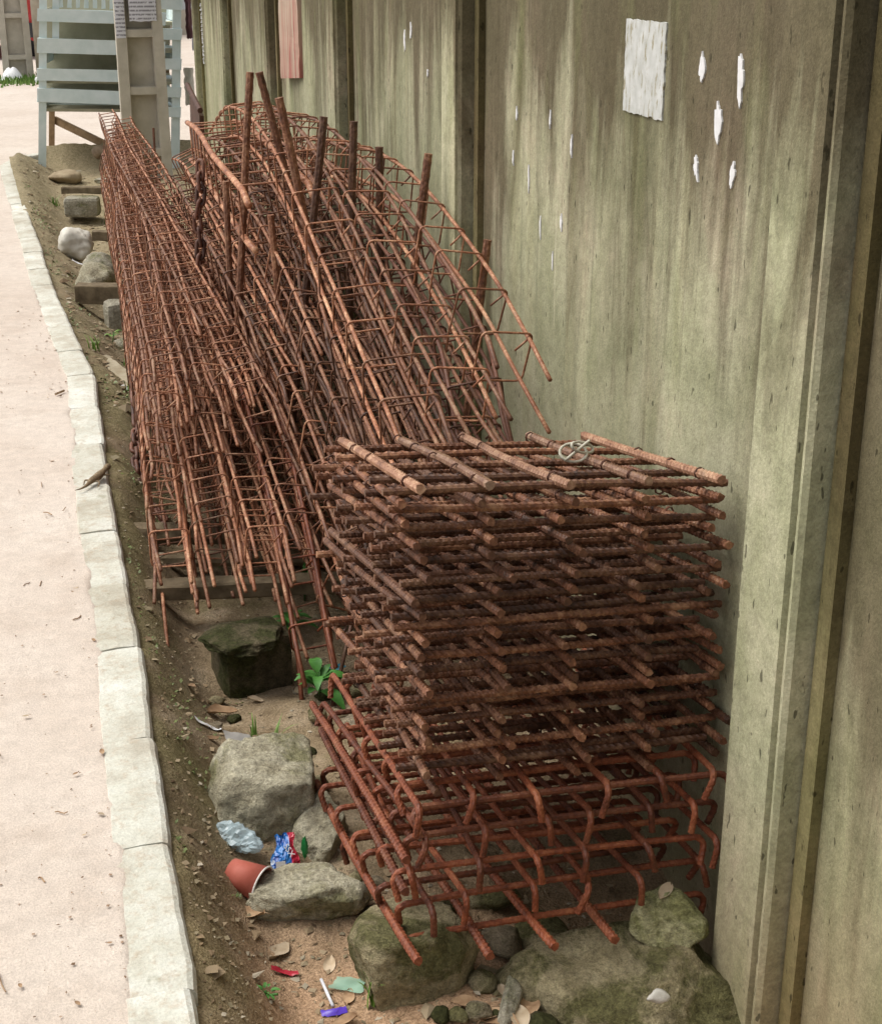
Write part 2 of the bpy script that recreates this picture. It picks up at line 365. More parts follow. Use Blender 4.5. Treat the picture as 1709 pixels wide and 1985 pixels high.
def kerb():
    k = thing('kerb', 'whitewashed concrete kerb between the sandy street and the soil strip', None, (.05, 1.8, 0), kind='structure')
    js = [.9, 1.3, 1.80, 2.19, 2.56, 2.97, 3.33, 3.69, 4.06, 4.45, 4.86, 5.28, 5.64]
    s0 = KPTS[0].y; S = [y - s0 for y in js]; s = S[-1]
    while s < 15.5: s += U(.38, .5); S.append(s)
    for i, (a, b) in enumerate(zip(S, S[1:])):
        mb = MB(); off = U(-.004, .004); dz = U(-.003, .003); g = U(.0006, .0016); n = 16; tl = U(-.004, .004)
        prof = [(0.0, -.12), (.001, .185), (.006, .196), (.014, .2), (.05, .2), (.098, .197), (.105, .185), (.105, .05)]
        v = []
        for j in range(n):
            f = j / (n - 1); p, d = kat(a + g + (b - a - 2 * g) * f); e = min(f, 1 - f)
            rz = -.0025 * (1 - sm(e / .02)); 
            for x, z in prof:
                q = p + d * (x - off - tl * (f - .5) + (.002 * (1 - sm(e / .02)) if x < .02 else 0) + .004 * nz(p.x * 9, p.y * 9, x * 20 + i) + .002 * nz(p.x * 45, p.y * 45, x * 40 + i))
                v.append((q.x, q.y, z + dz + (rz if z > .15 else 0) + .003 * nz(q.x * 25, q.y * 25, i)))
        m = len(prof)
        mb.add(v, [(j * m + c, j * m + c + 1, (j + 1) * m + c + 1, (j + 1) * m + c) for j in range(n - 1) for c in range(m - 1)] +
               [tuple(range(m))[::-1], tuple(range((n - 1) * m, n * m))])
        mb.build('kerb_block', KERB, k, smooth=False)
kerb()
# ------------------------------------------------------------------ wall: panels slotted between proud posts
def wall():
    w = thing('concrete_wall', 'tall weathered precast concrete wall with dark streaks and proud vertical posts', 'wall', (1.0, 6, 0))
    fe = [.06, 1.891, 3.742, 5.39, 7.10, 8.95, 10.6]; PW = .172
    for i, y1 in enumerate(fe):
        y0 = y1 - PW; x0 = .945
        if i == 6: y0 = y1 - .07
        mb = MB()                                        # front flange with small chamfers, seam, then the olive return strip
        pr = [(1.08, y1), (x0 + .008, y1), (x0, y1 - .008), (x0, y0 + .030), (x0 + .016, y0 + .026), (x0 + .016, y0 + .021), (x0 + .004, y0 + .018), (x0 + .001, y0 + .006), (x0 + .009, y0), (1.08, y0)]
        zs = [-.3, 0, .3, .6, .9, 1.2, 1.5, 1.8, 2.1, 2.45]; v = []
        for z in zs:
            for x, y in pr: v.append((x + .0015 * nz(y * 9, z * 5, i), y + .003 * nz(z * 3, i, x * 3), z))
        m = len(pr)
        mb.add(v, [(j * m + c, (j + 1) * m + c, (j + 1) * m + c + 1, j * m + c + 1) for j in range(len(zs) - 1) for c in range(m - 1)] + [tuple(range((len(zs) - 1) * m, len(zs) * m))])
        po = mb.build('post', POST, w)
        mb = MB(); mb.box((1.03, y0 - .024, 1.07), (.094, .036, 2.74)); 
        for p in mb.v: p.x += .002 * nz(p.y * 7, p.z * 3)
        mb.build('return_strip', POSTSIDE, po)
        if i < 6:
            a, b = y1 + .002, fe[i + 1] - (PW if i < 5 else .07) - .043
            mb = MB(); nu, nv = 30, 44
            mb.grid(nu, nv, lambda s, t: (1.0 + .0012 * nz(s * 5 + i * 7, t * 6) + .0005 * nz(s * 22 + i, t * 30), a + (b - a) * s, -.3 + 2.7 * t))
            mb.add([(1.0, a, 2.4), (1.07, a, 2.4), (1.07, b, 2.4), (1.0, b, 2.4), (1.07, a, -.3), (1.07, b, -.3)], [(0, 1, 2, 3), (1, 4, 5, 2)])
            mb.build('panel', WALL if i else WALL_NEAR, w)
    return w
wall()
def ragged(mb, y0, y1, z0, z1, x, seed, amp, n=30, th=.0008, sag=0):
    pts = []
    def e(a, b, ax, sgn):
        for i in range(n):
            f = i / n; q = [a[0] + (b[0] - a[0]) * f, a[1] + (b[1] - a[1]) * f]; q[ax] += sgn * amp * (nz(seed + f * 9, ax * 3 + sgn) + .5 * nz(seed + f * 31, ax)); pts.append(q)
    e((y0, z0), (y1, z0), 1, 1); e((y1, z0), (y1, z1), 0, 1); e((y1, z1), (y0, z1), 1, -1); e((y0, z1), (y0, z0), 0, -1)
    m = len(pts); cy, cz = (y0 + y1) / 2, (z0 + z1) / 2
    v = [(x - th, a, b) for a, b in pts] + [(x + .004, a, b) for a, b in pts] + [(x - th, cy, cz)]
    mb.add(v, [(i, 2 * m, (i + 1) % m) for i in range(m)] + [(i, (i + 1) % m, m + (i + 1) % m, m + i) for i in range(m)])
def blade_scrap(mb, y, z, wid, h, x, seed, lean=0):
    n = 26; pts = []; wid *= 1.15
    for i in range(n):
        a = 2 * math.pi * i / n; r = 1 + .7 * nz(seed + math.cos(a) * 1.3, math.sin(a) * 1.3, seed) + .35 * nz(seed + math.cos(a) * 4, math.sin(a) * 4, seed)
        yy, zz = math.cos(a) * wid / 2 * r, math.sin(a) * h / 2 * r; pts.append((y + yy + lean * zz, z + zz))
    v = [(x - .0006, a, b) for a, b in pts] + [(x + .004, a, b) for a, b in pts] + [(x - .0009, y, z)]
    mb.add(v, [(i, (i + 1) % n, 2 * n) for i in range(n)] + [(i, n + i, n + (i + 1) % n, (i + 1) % n) for i in range(n)])
WX = .9978
mb = MB(); ragged(mb, 2.415, 2.60, 1.338, 1.496, WX, 3.1, .004)
tag(mb.build('paper_poster', POSTER, center=True), 'torn white rectangular poster pasted high on the wall', 'poster')
SCR = [(2.262, 1.432, .019, .036, .0, 'rounded white paper scrap right of the torn poster, upper left of its cluster'),
       (2.118, 1.425, .016, .054, .12, 'long white paper scrap nearest the wall post, upper right of its cluster'),
       (2.190, 1.36, .018, .052, .08, 'biggest white paper scrap in the middle of the cluster beside the poster'),
       (2.262, 1.278, .014, .036, .25, 'small forked white paper scrap at the lower left of the cluster'),
       (2.125, 1.285, .013, .038, -.1, 'small white paper scrap at the lower right of the cluster near the post')]
for k, (y, z, a, h, ln, lab) in enumerate(SCR):
    mb = MB(); blade_scrap(mb, y, z, a, h, WX, k * 3.7 + 1, ln); tag(mb.build('paper_scrap', WHITE, center=True), lab, 'paper scrap', 'white paper scraps on the wall')
for k, (y, z, a, h) in enumerate([(2.88, 1.24, .008, .04), (3.02, 1.28, .006, .03), (3.26, 1.27, .008, .03), (3.16, 1.14, .007, .05), (2.93, 1.08, .009, .035), (3.07, 1.05, .006, .045), (3.28, 1.17, .008, .03), (2.98, .99, .005, .04),
     (4.38, 1.37, .02, .05), (4.30, 1.4, .012, .035), (4.1, 1.3, .008, .02), (4.5, 1.6, .03, .05), (4.6, 1.55, .02, .03), (4.9, 1.56, .02, .03), (2.42, .62, .006, .012), (4.85, 1.5, .015, .02)]):
    mb = MB(); blade_scrap(mb, y, z, a, h, WX, k * 2.3 + 40, U(-.1, .1)); tag(mb.build('paper_scrap', WHITE, center=True), 'tiny white paper fleck still stuck to the streaked wall', 'paper scrap', 'tiny paper flecks on the wall')
mb = MB()
mb.grid(10, 16, lambda s, t: (.965 + .02 * (1 - s) + .004 * nz(s * 4, t * 5), 6.27 + .40 * s - .0 * t, 1.13 + .34 * t - (1 - t) * (.03 * abs(nz(s * 9, 3)) + .03 * s)))
b_ = [Vector((p.x + .018, p.y, p.z)) for p in mb.v]
mb.add(b_, [tuple(reversed(f)) for f in mb.f[:135]])
mb.add([mb.v[j] for j in range(16)] + [b_[j] for j in range(16)], [(j, j + 1, 17 + j, 16 + j) for j in range(15)])
tag(mb.build('painted_board', FADED, center=True), 'faded peeling red board hung on the far part of the wall', 'board')
mb = MB()
for k in range(15):
    z = 1.29 - k * .026; mb.box((.9925, 10.43 + U(-.02, .02), z), (.006, .05 + U(-.01, .02), .006)); mb.box((.9925, 10.41 + U(-.03, .03), z + .009), (.006, .012, .018))
tag(mb.build('painted_lettering', WHITE, center=True), 'column of small white painted letters near the far end of the wall', 'lettering')
# ------------------------------------------------------------------ rebar mats
def bar_mesh(name, L, r, mat, hook=0, ribs=True, seed=0, bow=.0):
    """straight bar along +X from 0 to L, hook bends the ends down by that length"""
    st = .0042 if ribs else .02; pts = []
    n = int(L / st)
    for i in range(n + 1):
        x = L * i / n; pts.append(Vector((x, bow * math.sin(math.pi * x / L) + .001 * nz(x * 8, seed), bow * .5 * math.sin(math.pi * x / L + seed) + .001 * nz(x * 8, seed, 5))))
    if hook:
        rad = .017; arc = [Vector((-math.sin(a) * rad, 0, -rad + math.cos(a) * rad)) for a in [math.pi * .62 * k / 7 for k in range(8)]]
        d = (arc[-1] - arc[-2]).normalized(); ext = [arc[-1] + d * hook * k / 8 for k in range(1, 9)]
        left = [p for p in reversed(arc[1:] + ext)]
        right = [Vector((L - p.x, p.y, p.z)) for p in arc[1:] + ext]
        pts = left + pts + right
    mb = MB(); mb.tube(pts, r, 8, rib=(.15 if hook else .26) if ribs else None); return mb.mesh(name, mat, smooth=not ribs)
BX = [bar_mesh('mat_bar_x', U(.525, .565), .0058, RUST_STACK, seed=k * 3.1, bow=U(-.006, .006)) for k in range(6)]
BY = [bar_mesh('mat_bar_y', U(.565, .60), .0062, RUST_STACK, seed=k * 5.3, bow=U(-.006, .006)) for k in range(6)]
BYT = [bar_mesh('mat_bar_top', U(.575, .60), .0070, rust('rust_pale', (.12, .055, .032), (.26, .135, .08), (.48, .32, .21)), seed=k * 5.3, bow=U(-.007, .007)) for k in range(5)]  # paler rust for the lengthwise bars of the topmost mat
HX = [bar_mesh('hook_bar_x', U(.485, .515), .0054, RUST_RED, hook=U(.016, .034), seed=k * 2.1, bow=U(-.006, .006)) for k in range(4)]
HY = [bar_mesh('hook_bar_y', U(.62, .68), .0054, RUST_RED, hook=U(.016, .034), seed=k * 2.9, bow=U(-.006, .006)) for k in range(4)]
SY = [bar_mesh('long_bar_y', .74, .0068, RUST_RED, seed=k * 7.7, bow=.006) for k in range(2)]
def axes(yaw, tilt, roll):
    ex = Vector((math.cos(yaw) * math.cos(roll), math.sin(yaw) * math.cos(roll), math.sin(roll)))
    ey = Vector((-math.sin(yaw) * math.cos(tilt), math.cos(yaw) * math.cos(tilt), -math.sin(tilt)))
    ey = (ey - ex * ey.dot(ex)).normalized(); return ex, ey, ex.cross(ey)
def frame(o, a, b, c, roll=0):
    M = Matrix.Identity(4)
    for i in range(3): M[i][0], M[i][1], M[i][2], M[i][3] = a[i], b[i], c[i], o[i]
    return M @ Matrix.Rotation(roll, 4, 'X')
ORDN = ['topmost', 'second', 'third', 'fourth', 'fifth', 'sixth', 'seventh', 'eighth', 'ninth', 'tenth', 'eleventh', 'twelfth', 'thirteenth', 'fourteenth', 'fifteenth', 'sixteenth', 'seventeenth', 'eighteenth']
def tie(mb, c, d, ez, r, up):
    sd = d.cross(ez)
    for q in (0, .0035): mb.tube([c + ez * up + d * (q + .002 * math.sin(a * 2)) + (sd * math.cos(a) + ez * math.sin(a)) * r for a in [2 * math.pi * k / 8 for k in range(8)]], .0013, 4, closed=True)
NM = 18
FL = Vector((.456, 1.995, .862)); EZ = Vector((-.051, .021, 1))
for k in range(NM):
    f = k / (NM - 1)
    yaw = R(1.3) + R(U(-1.8, 1.8)); tilt = R(10.1 - 2.0 * f + U(-.7, .7)); roll = R(-4.1 + 2.6 * f + U(-.5, .5))
    if k == 0: yaw = R(1.0)
    ex, ey, ez = axes(yaw, tilt, roll)
    o = FL - EZ * (.498 * f) + Vector((U(-.009, .009) if k else 0, U(-.010, .010) if k else 0, 0))
    lab = ('topmost rusty rebar mat of the square stack, with five thick pale bars on top' if k == 0 else
           'lowest straight rusty rebar mat of the stack, lying on the hooked mats' if k == NM - 1 else
           '%s rusty rebar mat from the top of the square stack' % ORDN[k])
    m = thing('rebar_mat', lab, 'rebar mat', o, 'rebar mats in the square stack')
    up = .0064; ny = 5; nx = rnd.choice([4, 5, 5]) if k else 5; flip = (k and rnd.random() < .3)
    tm = MB(); xs = [.003 + (.500) * i / (ny - 1) + U(-.012, .012) for i in range(ny)]; ys = [.05 + .47 * i / (nx - 1) + U(-.018, .018) for i in range(nx)]
    for i in range(ny):
        c = o + ex * xs[i] + ey * (U(-.03, .012)) + ez * (up if not flip else -up)
        a = R(U(-2.2, 2.2)) if k else R(U(-.8, .8))
        d = (ey * math.cos(a) + ex * math.sin(a)).normalized()
        put('bar', (BYT[i] if k == 0 else rnd.choice(BY)), m, frame(c, d, ez.cross(d), ez, U(0, 6)))
    for j in range(nx):
        c = o + ey * ys[j] + ex * U(-.042, -.01) + ez * (-up if not flip else up)
        a = R(U(-1.6, 1.6)); d = (ex * math.cos(a) + ey * math.sin(a)).normalized()
        put('bar', rnd.choice(BX), m, frame(c, d, ez.cross(d), ez, U(0, 6)))
        for i in range(ny):
            if rnd.random() < .85: tie(tm, o + ex * xs[i] + ey * (ys[j] + .012), ey, ez, 0.0076 if k else .009, up if not flip else -up)
    t = tm.build('tie_wire', RUST_DARK, m); t['kind'] = 'stuff'
HL = [('uppermost hooked rebar mat with bent bar ends, directly under the straight mats', .350), ('second hooked rebar mat from the top at the foot of the stack', .292), ('third hooked rebar mat from the top at the foot of the stack', .238), ('lowest hooked rebar mat resting on the mossy stones', .182)]
for k, (lab, z) in enumerate(HL):
    yaw = R([-1.5, 1.5, -.5, 2.5][k]); ex, ey, ez = axes(yaw, R(8.0), R(-1.0 - .4 * k)); o = Vector((.458 - .006 * k, 1.955 - .010 * k, z))
    m = thing('hooked_rebar_mat', lab, 'rebar mat', o, 'hooked rebar mats under the stack')
    for i in range(6):
        c = o + ex * (.01 + .096 * i + U(-.02, .02)) + ey * U(-.01, .02) + ez * .007; a = R(U(-3, 3)); d = (ey * math.cos(a) + ex * math.sin(a)).normalized()
        put('bar', HY[i % 4], m, frame(c, d, -ez.cross(d) * -1, ez, U(-.35, .35)))
    for j in range(7):
        c = o + ey * (.02 + .103 * j + U(-.02, .02)) + ex * U(-.015, .01) - ez * .007; a = R(U(-2, 2)); d = (ex * math.cos(a) + ey * math.sin(a)).normalized()
        put('bar', HX[j % 4], m, frame(c, d, ez.cross(d), ez, U(-.5, .5)))
    if k == 3:
        for i, (xo, yo, zo) in enumerate([(-.012, -.075, -.050), (.10, -.085, -.052), (.21, -.085, -.056), (.315, -.085, -.058)]):
            put('bar', SY[i % 2], m, frame(o + ex * xo + ey * yo + ez * zo, (ey + ex * U(-.03, .0)).normalized(), ez.cross(ey), ez, U(0, 6)))
        put('bar', HX[0], m, frame(o + ey * .03 - ez * .066 + ex * .01, ex, ey, ez)); put('bar', HX[1], m, frame(o + ey * .42 - ez * .066, ex, ey, ez))
    elif k in (1, 2):
        put('bar', SY[k - 1], m, frame(o + ex * -.022 + ey * -.02 + ez * -.02, (ey + ex * -.02).normalized(), ez.cross(ey), ez, 1))
# ------------------------------------------------------------------ rebar cages
_st = {}
def stirrup_mesh(w, h, r, mat):
    key = (round(w, 3), round(h, 3), mat.name)
    if key not in _st:
        rad = .014; pts = []
        for cx, cz, a0 in ((w / 2 - rad, h / 2 - rad, 0), (-w / 2 + rad, h / 2 - rad, 90), (-w / 2 + rad, -h / 2 + rad, 180), (w / 2 - rad, -h / 2 + rad, 270)):
            for q in range(4): a = R(a0 + 30 * q); pts.append(Vector((cx + rad * math.cos(a), .0012 * nz(cx * 40, cz * 40), cz + rad * math.sin(a))))
        mb = MB(); mb.tube(pts, r, 5, closed=True)
        mb.tube([(w / 2 - .004, .004, h / 2 - .012), (w / 2 - .03, .006, h / 2 - .045)], r, 5)      # bent tail of the link
        _st[key] = mb.mesh('stirrup', mat, True)
    return _st[key]
def cage(label, group, path, w=.12, h=.12, roll=0, br=.0050, sr=.0026, sp=.18, mat=None, near=(.08, .26), name='rebar_cage', skip=1.0):
    mat = mat or RUST_CAGE; C = catmull(path, 34); sd_ = U(0, 99)
    C = [p + Vector((.012 * nz(p.y * .9, sd_), 0, .010 * nz(p.y * .9, sd_, 9))) for p in C]
    mid = C[len(C) // 2]; t = thing(name, label, 'rebar cage', (mid.x, mid.y, 0), group)
    fr = []
    for i, p in enumerate(C):
        T = (C[min(i + 1, 33)] - C[max(i - 1, 0)]).normalized(); S = T.cross(Vector((0, 0, 1))).normalized(); Z = S.cross(T)
        ro = roll + .12 * nz(p.y * .7, sd_, 3); c, s = math.cos(ro), math.sin(ro); fr.append((p, T, S * c + Z * s, Z * c - S * s))
    # path runs near -> far (C[0] is the near end)
    for sx in (-1, 1):
        for sz in (-1, 1):
            pts = [p + X * sx * (w / 2 - .009) + Z * sz * (h / 2 - .009) + Vector((.0025 * nz(p.y * 2.3, sx * 3 + sd_, sz), 0, .0025 * nz(p.y * 2.3, sx + sd_, sz * 5))) for p, T, X, Z in fr]
            e0, e1 = U(*near), U(.02, .16)
            pts = [pts[0] - fr[0][1] * e0 + Vector((U(-.012, .012), 0, U(-.02, .004)))] + pts + [pts[-1] + fr[-1][1] * e1]
            mb = MB(); mb.tube(pts, br, 6); o = mb.build('bar', mat, t, smooth=True)
    L = [0]
    for a, b in zip(C, C[1:]): L.append(L[-1] + (b - a).length)
    me = stirrup_mesh(w, h, sr, mat); s = U(.01, .06)
    while s < L[-1]:
        i = max(k for k in range(34) if L[k] <= s); i = min(i, 32); f = (s - L[i]) / (L[i + 1] - L[i])
        p, T, X, Z = fr[i]; q = p.lerp(fr[i + 1][0], f); a = U(-.09, .09); b = U(-.07, .07)
        T2 = (T + X * a + Z * b).normalized(); X2 = (X - T2 * X.dot(T2)).normalized(); Z2 = X2.cross(T2)
        if rnd.random() < skip: put('stirrup', me, t, frame(q, X2, T2, Z2))
        s += sp * U(.85, 1.15)
    return t
def off(tab, dx, dz): return [(x + dx, y, z + dz) for x, y, z in tab]
GR = 'rebar cages leaning on the wall'
R1 = [(.872, 2.88, .80), (.872, 3.25, .895), (.872, 3.9, .992), (.872, 4.4, 1.01), (.875, 5.0, .98), (.88, 5.6, .89), (.88, 6.2, .75)]
R2 = [(.762, 2.86, .745), (.762, 3.25, .825), (.762, 3.7, .94), (.762, 4.1, 1.008), (.765, 4.6, 1.055), (.77, 5.3, 1.03), (.775, 6.3, .87)]
R3 = [(.652, 2.80, .695), (.652, 3.12, .757), (.652, 3.53, .867), (.652, 3.78, .94), (.655, 4.2, 1.025), (.66, 4.8, 1.067), (.67, 5.6, 1.035), (.68, 6.4, .87)]
cage('rusty rebar cage tight against the wall, its pale bar ends crossing the concrete', GR, R1, .115, .115, R(-8), near=(.08, .24), br=.0052)
cage('rusty rebar cage on top, second from the wall', GR, R2, .125, .12, R(-3), near=(.1, .26))
cage('rusty rebar cage on top, third from the wall, above the dark gap', GR, R3, .125, .12, R(4), near=(.1, .26))
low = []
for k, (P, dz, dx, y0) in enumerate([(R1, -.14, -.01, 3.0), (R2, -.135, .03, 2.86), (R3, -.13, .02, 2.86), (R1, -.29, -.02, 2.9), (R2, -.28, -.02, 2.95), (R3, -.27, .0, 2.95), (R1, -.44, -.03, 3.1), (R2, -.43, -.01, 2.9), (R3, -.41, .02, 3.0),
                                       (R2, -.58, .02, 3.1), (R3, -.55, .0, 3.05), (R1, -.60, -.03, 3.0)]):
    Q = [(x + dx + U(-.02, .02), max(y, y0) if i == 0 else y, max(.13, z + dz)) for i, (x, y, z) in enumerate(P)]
    cage('rusty rebar cage leaning on the wall, %s layer below the top, %s' % (('first', 'second', 'third', 'lowest')[k // 3], {id(R1): 'nearest the wall', id(R2): 'in the middle', id(R3): 'farthest from the wall'}[id(P)]), GR, Q, .125, .12, U(-.25, .25), near=(.06, .3), mat=RUST_STACK if k % 3 else RUST_DARK)  # darker rust below the top three paints in the shade inside the heap
# dark middle of the heap
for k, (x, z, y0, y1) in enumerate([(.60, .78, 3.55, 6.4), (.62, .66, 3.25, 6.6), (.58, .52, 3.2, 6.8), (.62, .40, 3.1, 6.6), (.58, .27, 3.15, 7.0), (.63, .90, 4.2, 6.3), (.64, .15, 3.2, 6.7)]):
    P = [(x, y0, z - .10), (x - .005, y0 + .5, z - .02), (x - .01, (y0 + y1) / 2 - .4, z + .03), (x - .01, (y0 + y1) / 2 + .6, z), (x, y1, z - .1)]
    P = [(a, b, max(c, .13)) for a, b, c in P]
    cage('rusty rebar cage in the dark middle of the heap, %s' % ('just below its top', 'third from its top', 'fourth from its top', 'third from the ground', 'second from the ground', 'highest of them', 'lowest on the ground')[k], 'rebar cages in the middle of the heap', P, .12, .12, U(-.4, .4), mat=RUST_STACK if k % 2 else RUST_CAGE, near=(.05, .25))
for k, (x, z, y0, y1) in enumerate([(.52, .80, 4.6, 6.6), (.50, .68, 4.1, 6.8), (.53, .60, 3.7, 6.9), (.50, .50, 3.9, 7.0), (.54, .42, 3.5, 6.7), (.51, .34, 3.6, 7.1), (.55, .72, 4.0, 6.5), (.56, .22, 3.4, 7.0)]):
    P = [(x + .03, y0, z - .08), (x + .01, y0 + .5, z - .01), (x, (y0 + y1) / 2, z + .02), (x + .01, y1 - .5, z), (x + .015, y1, z - .05)]
    cage('rebar cage filling the gap between left bundle and heap middle, %s' % ('highest', 'third from top', 'fourth from top', 'fifth from top', 'third from ground', 'second from ground', 'second from top', 'lowest')[k], 'rebar cages in the middle of the heap', P, .11, .11, U(-.5, .5), mat=RUST_STACK if k % 3 else RUST_CAGE, near=(.05, .3))
cage('large rebar cage of thick bars lying highest at the far end of the heap', None, [(.60, 4.3, .90), (.60, 5.0, .92), (.61, 5.7, .91), (.63, 6.4, .87)], .21, .17, R(3), br=.0105, sr=.0032, sp=.21, mat=RUST_CAGE, near=(.1, .3), name='thick_rebar_cage')
# dense bundle nearest the kerb
GL = 'rebar cages in the bundle beside the kerb'
def left_path(c, r, y0):
    xn, zn = .205 + .098 * c, .165 + .098 * r
    xf = .265 + .085 * (c % 2) + .02 * (c // 2); zf = .20 + .115 * r + .06 * (c // 2)
    yf = 8.7 + U(-.5, .45); P = []
    for q in range(9):
        f = q / 8; y = y0 + (yf - y0) * f; g = sm((y - 3.6) / 4.6)
        x = xn + (xf - xn) * g + .012 * nz(y * .8, c * 3, r * 5); z = zn + (zf - zn) * g + .012 * nz(y * .8, c * 3 + 9, r * 5)
        z -= .085 * max(0, 3.75 - y) ** 1.3 / .6 * (1 if r else .35)
        x -= .02 * max(0, 4.2 - y)
        P.append((x, y, max(z, .10)))
    return P
ENDS = {0: (3.15, 3.5), 1: (3.15, 3.65), 2: (3.2, 3.8), 3: (3.35, 4.05), 4: (4.2, 5.2)}
ROWS = ['lowest row', 'second row up', 'third row up', 'fourth row up', 'topmost row']
COLS = ['kerb side', 'second from kerb', 'third from kerb', 'inner side']
for r in range(5):
    for c in range(4):
        if r == 4 and c < 1: continue
        for twin in range(1 if r == 4 else 2):
            P = left_path(c, r + .45 * twin, U(*ENDS[r]) + (.45 if r < 3 else .15) * twin)
            P = [(x + (.04 if c < 3 else -.05) * twin, y, z) for x, y, z in P]
            cage('rebar cage in the bundle by the kerb, %s, %s%s' % (ROWS[r], COLS[c], ', upper one' if twin else ''), GL, P, .098, .096, U(-.22, .22), br=.0046, sr=.0023, sp=.15, near=(.05, .28))
cage('red-brown rebar cage hanging lowest, its two long bars reaching the leafy plants', GL, [(.47, 3.06, .10), (.475, 3.4, .27), (.48, 4.0, .42), (.47, 5.2, .48), (.42, 7, .5)], .095, .095, .15, br=.0055, sr=.0028, near=(.05, .2), mat=RUST_RED)
# upright stakes that pen the heap
STK = [((.548, 4.4, 1.289), (.42, 4.4, -.05), 'tallest steel stake on the left, leaning left'), ((.573, 4.38, 1.29), (.88, 4.38, -.05), 'tall steel stake crossing beside the tallest one, leaning right'),
       ((.557, 3.9, 1.26), (.80, 3.9, -.05), 'thinner steel stake leaning right, just right of the tall pair'), ((.69, 4.0, 1.20), (.52, 4.0, -.05), 'steel stake leaning left, fourth from the left of the heap'),
       ((.77, 4.0, 1.186), (.715, 4.0, -.05), 'upright steel stake fifth from the left of the heap'), ((.839, 4.0, 1.117), (.83, 4.0, -.05), 'short upright steel stake sixth from the left of the heap'),
       ((.902, 3.7, 1.133), (.75, 3.7, -.05), 'steel stake leaning left close to the second wall post'), ((.946, 3.3, .983), (.83, 3.3, -.05), 'short steel stake nearest the camera, tight against the wall'),
       ((.475, 4.5, .97), (.462, 4.5, -.05), 'steel stake rising from the left bundle in front of the chain'), ((.55, 4.1, .93), (.60, 4.1, -.05), 'dark steel stake in the middle of the heap leaning right')]
for a, b, lab in STK:
    mb = MB(); a = Vector(a); b = Vector(b); n = int((a - b).length / .011)
    mb.tube([b.lerp(a, i / n) + Vector((.002 * nz(i * .05, a.x * 50), 0, 0)) for i in range(n + 1)], (.0108 if a.z > 1.1 else .0095), 8, rib=.10)
    tag(mb.build('steel_stake', RUST_STACK, center=True), lab, 'steel stake', 'steel stakes holding the rebar heap')
mb = MB(); mb.tube([(.62, 10.35, .0), (.625, 10.35, .52)], .009, 6)
tag(mb.build('steel_rod', RUST_DARK, center=True), 'single thin dark rod standing in front of the concrete pole', 'rod')
mb = MB(); mb.box((.79, 8.9, .62), (.03, .55, .34), Matrix.Translation((.79, 8.9, .62)) @ Matrix.Rotation(R(6), 4, 'X') @ Matrix.Translation((-.79, -8.9, -.62)), .006)
mb.tube([(.775, 8.5, .80), (.775, 9.25, .88)], .016, 8)
tag(mb.build('steel_plate', RUST_DARK, center=True), 'dark rusty steel sheet upright at the far end of the heap by the wall end', 'steel sheet')
# wire coil on the stack
mb = MB()
for q in range(3):
    ce = Vector((.800 + q * .008, 2.25, .812 + .004 * q)); mb.tube([ce + Vector((.024 * math.cos(a), .014 * math.sin(a + q), .012 * math.sin(a * 1 + q * 2))) for a in [2 * math.pi * k / 16 for k in range(16)]], .0026, 5, closed=True)
tag(mb.build('wire_coil', simple('pale_wire', (.45, .42, .33), (.6, .57, .48)), smooth=True, center=True), 'small loop of pale wire lying on top of the rebar stack', 'wire')
# ------------------------------------------------------------------ bearers, blocks, chains
def timber(name, lab, a, b, w, h, mat, cat, grp=None, rough=.004, roundish=False):
    a = Vector(a); b = Vector(b); d = (b - a); L = d.length; d.normalize(); s = d.cross(Vector((0, 0, 1))).normalized(); u = s.cross(d); mb = MB()
    n = 14
    if roundish: prof = [(math.cos(q * math.pi / 4) * w / 2, math.sin(q * math.pi / 4) * h / 2) for q in range(8)]
    else: prof = [(-w / 2 + .004, -h / 2), (w / 2 - .004, -h / 2), (w / 2, -h / 2 + .004), (w / 2, h / 2 - .004), (w / 2 - .004, h / 2), (-w / 2 + .004, h / 2), (-w / 2, h / 2 - .004), (-w / 2, -h / 2 + .004)]
    v = []
    for i in range(n):
        p = a.lerp(b, i / (n - 1))
        for q, (x, y) in enumerate(prof): v.append(p + s * (x + rough * nz(i * .5, q, a.y)) + u * (y + rough * nz(i * .5, q + 9, a.y)))
    mb.add(v, [(i * 8 + q, i * 8 + (q + 1) % 8, (i + 1) * 8 + (q + 1) % 8, (i + 1) * 8 + q) for i in range(n - 1) for q in range(8)] + [tuple(range(8))[::-1], tuple(range((n - 1) * 8, n * 8))])
    return tag(mb.build(name, mat, center=True), lab, cat, grp)
GB = 'timber bearers under the rebar bundle'
timber('timber_bearer', 'round grey log bearer under the near ends of the rebar bundle', (.10, 3.92, .095), (.92, 3.75, .085), .075, .065, DWOOD, 'timber bearer', GB, .005, True)
timber('timber_bearer', 'thin round pole lying against the front of the log bearer', (.09, 3.84, .045), (.80, 3.69, .04), .04, .035, DWOOD, 'timber bearer', GB, .003, True)
timber('timber_bearer', 'squared timber bearer nearest the camera, on the flat stone', (.09, 3.47, .112), (.92, 3.34, .118), .055, .042, DWOOD, 'timber bearer', GB)
timber('timber_bearer', 'short thick timber bearer on the grey block beside the kerb', (.022, 6.86, .16), (.62, 6.72, .15), .09, .085, DWOOD, 'timber bearer', GB)
timber('timber_bearer', 'small timber bearer behind the white rubble sack', (.135, 8.16, .195), (.6, 8.05, .19), .06, .05, DWOOD, 'timber bearer', GB)
timber('timber_bearer', 'farthest timber bearer lying on a concrete block', (-.005, 9.62, .235), (.6, 9.5, .23), .06, .04, DWOOD, 'timber bearer', GB)
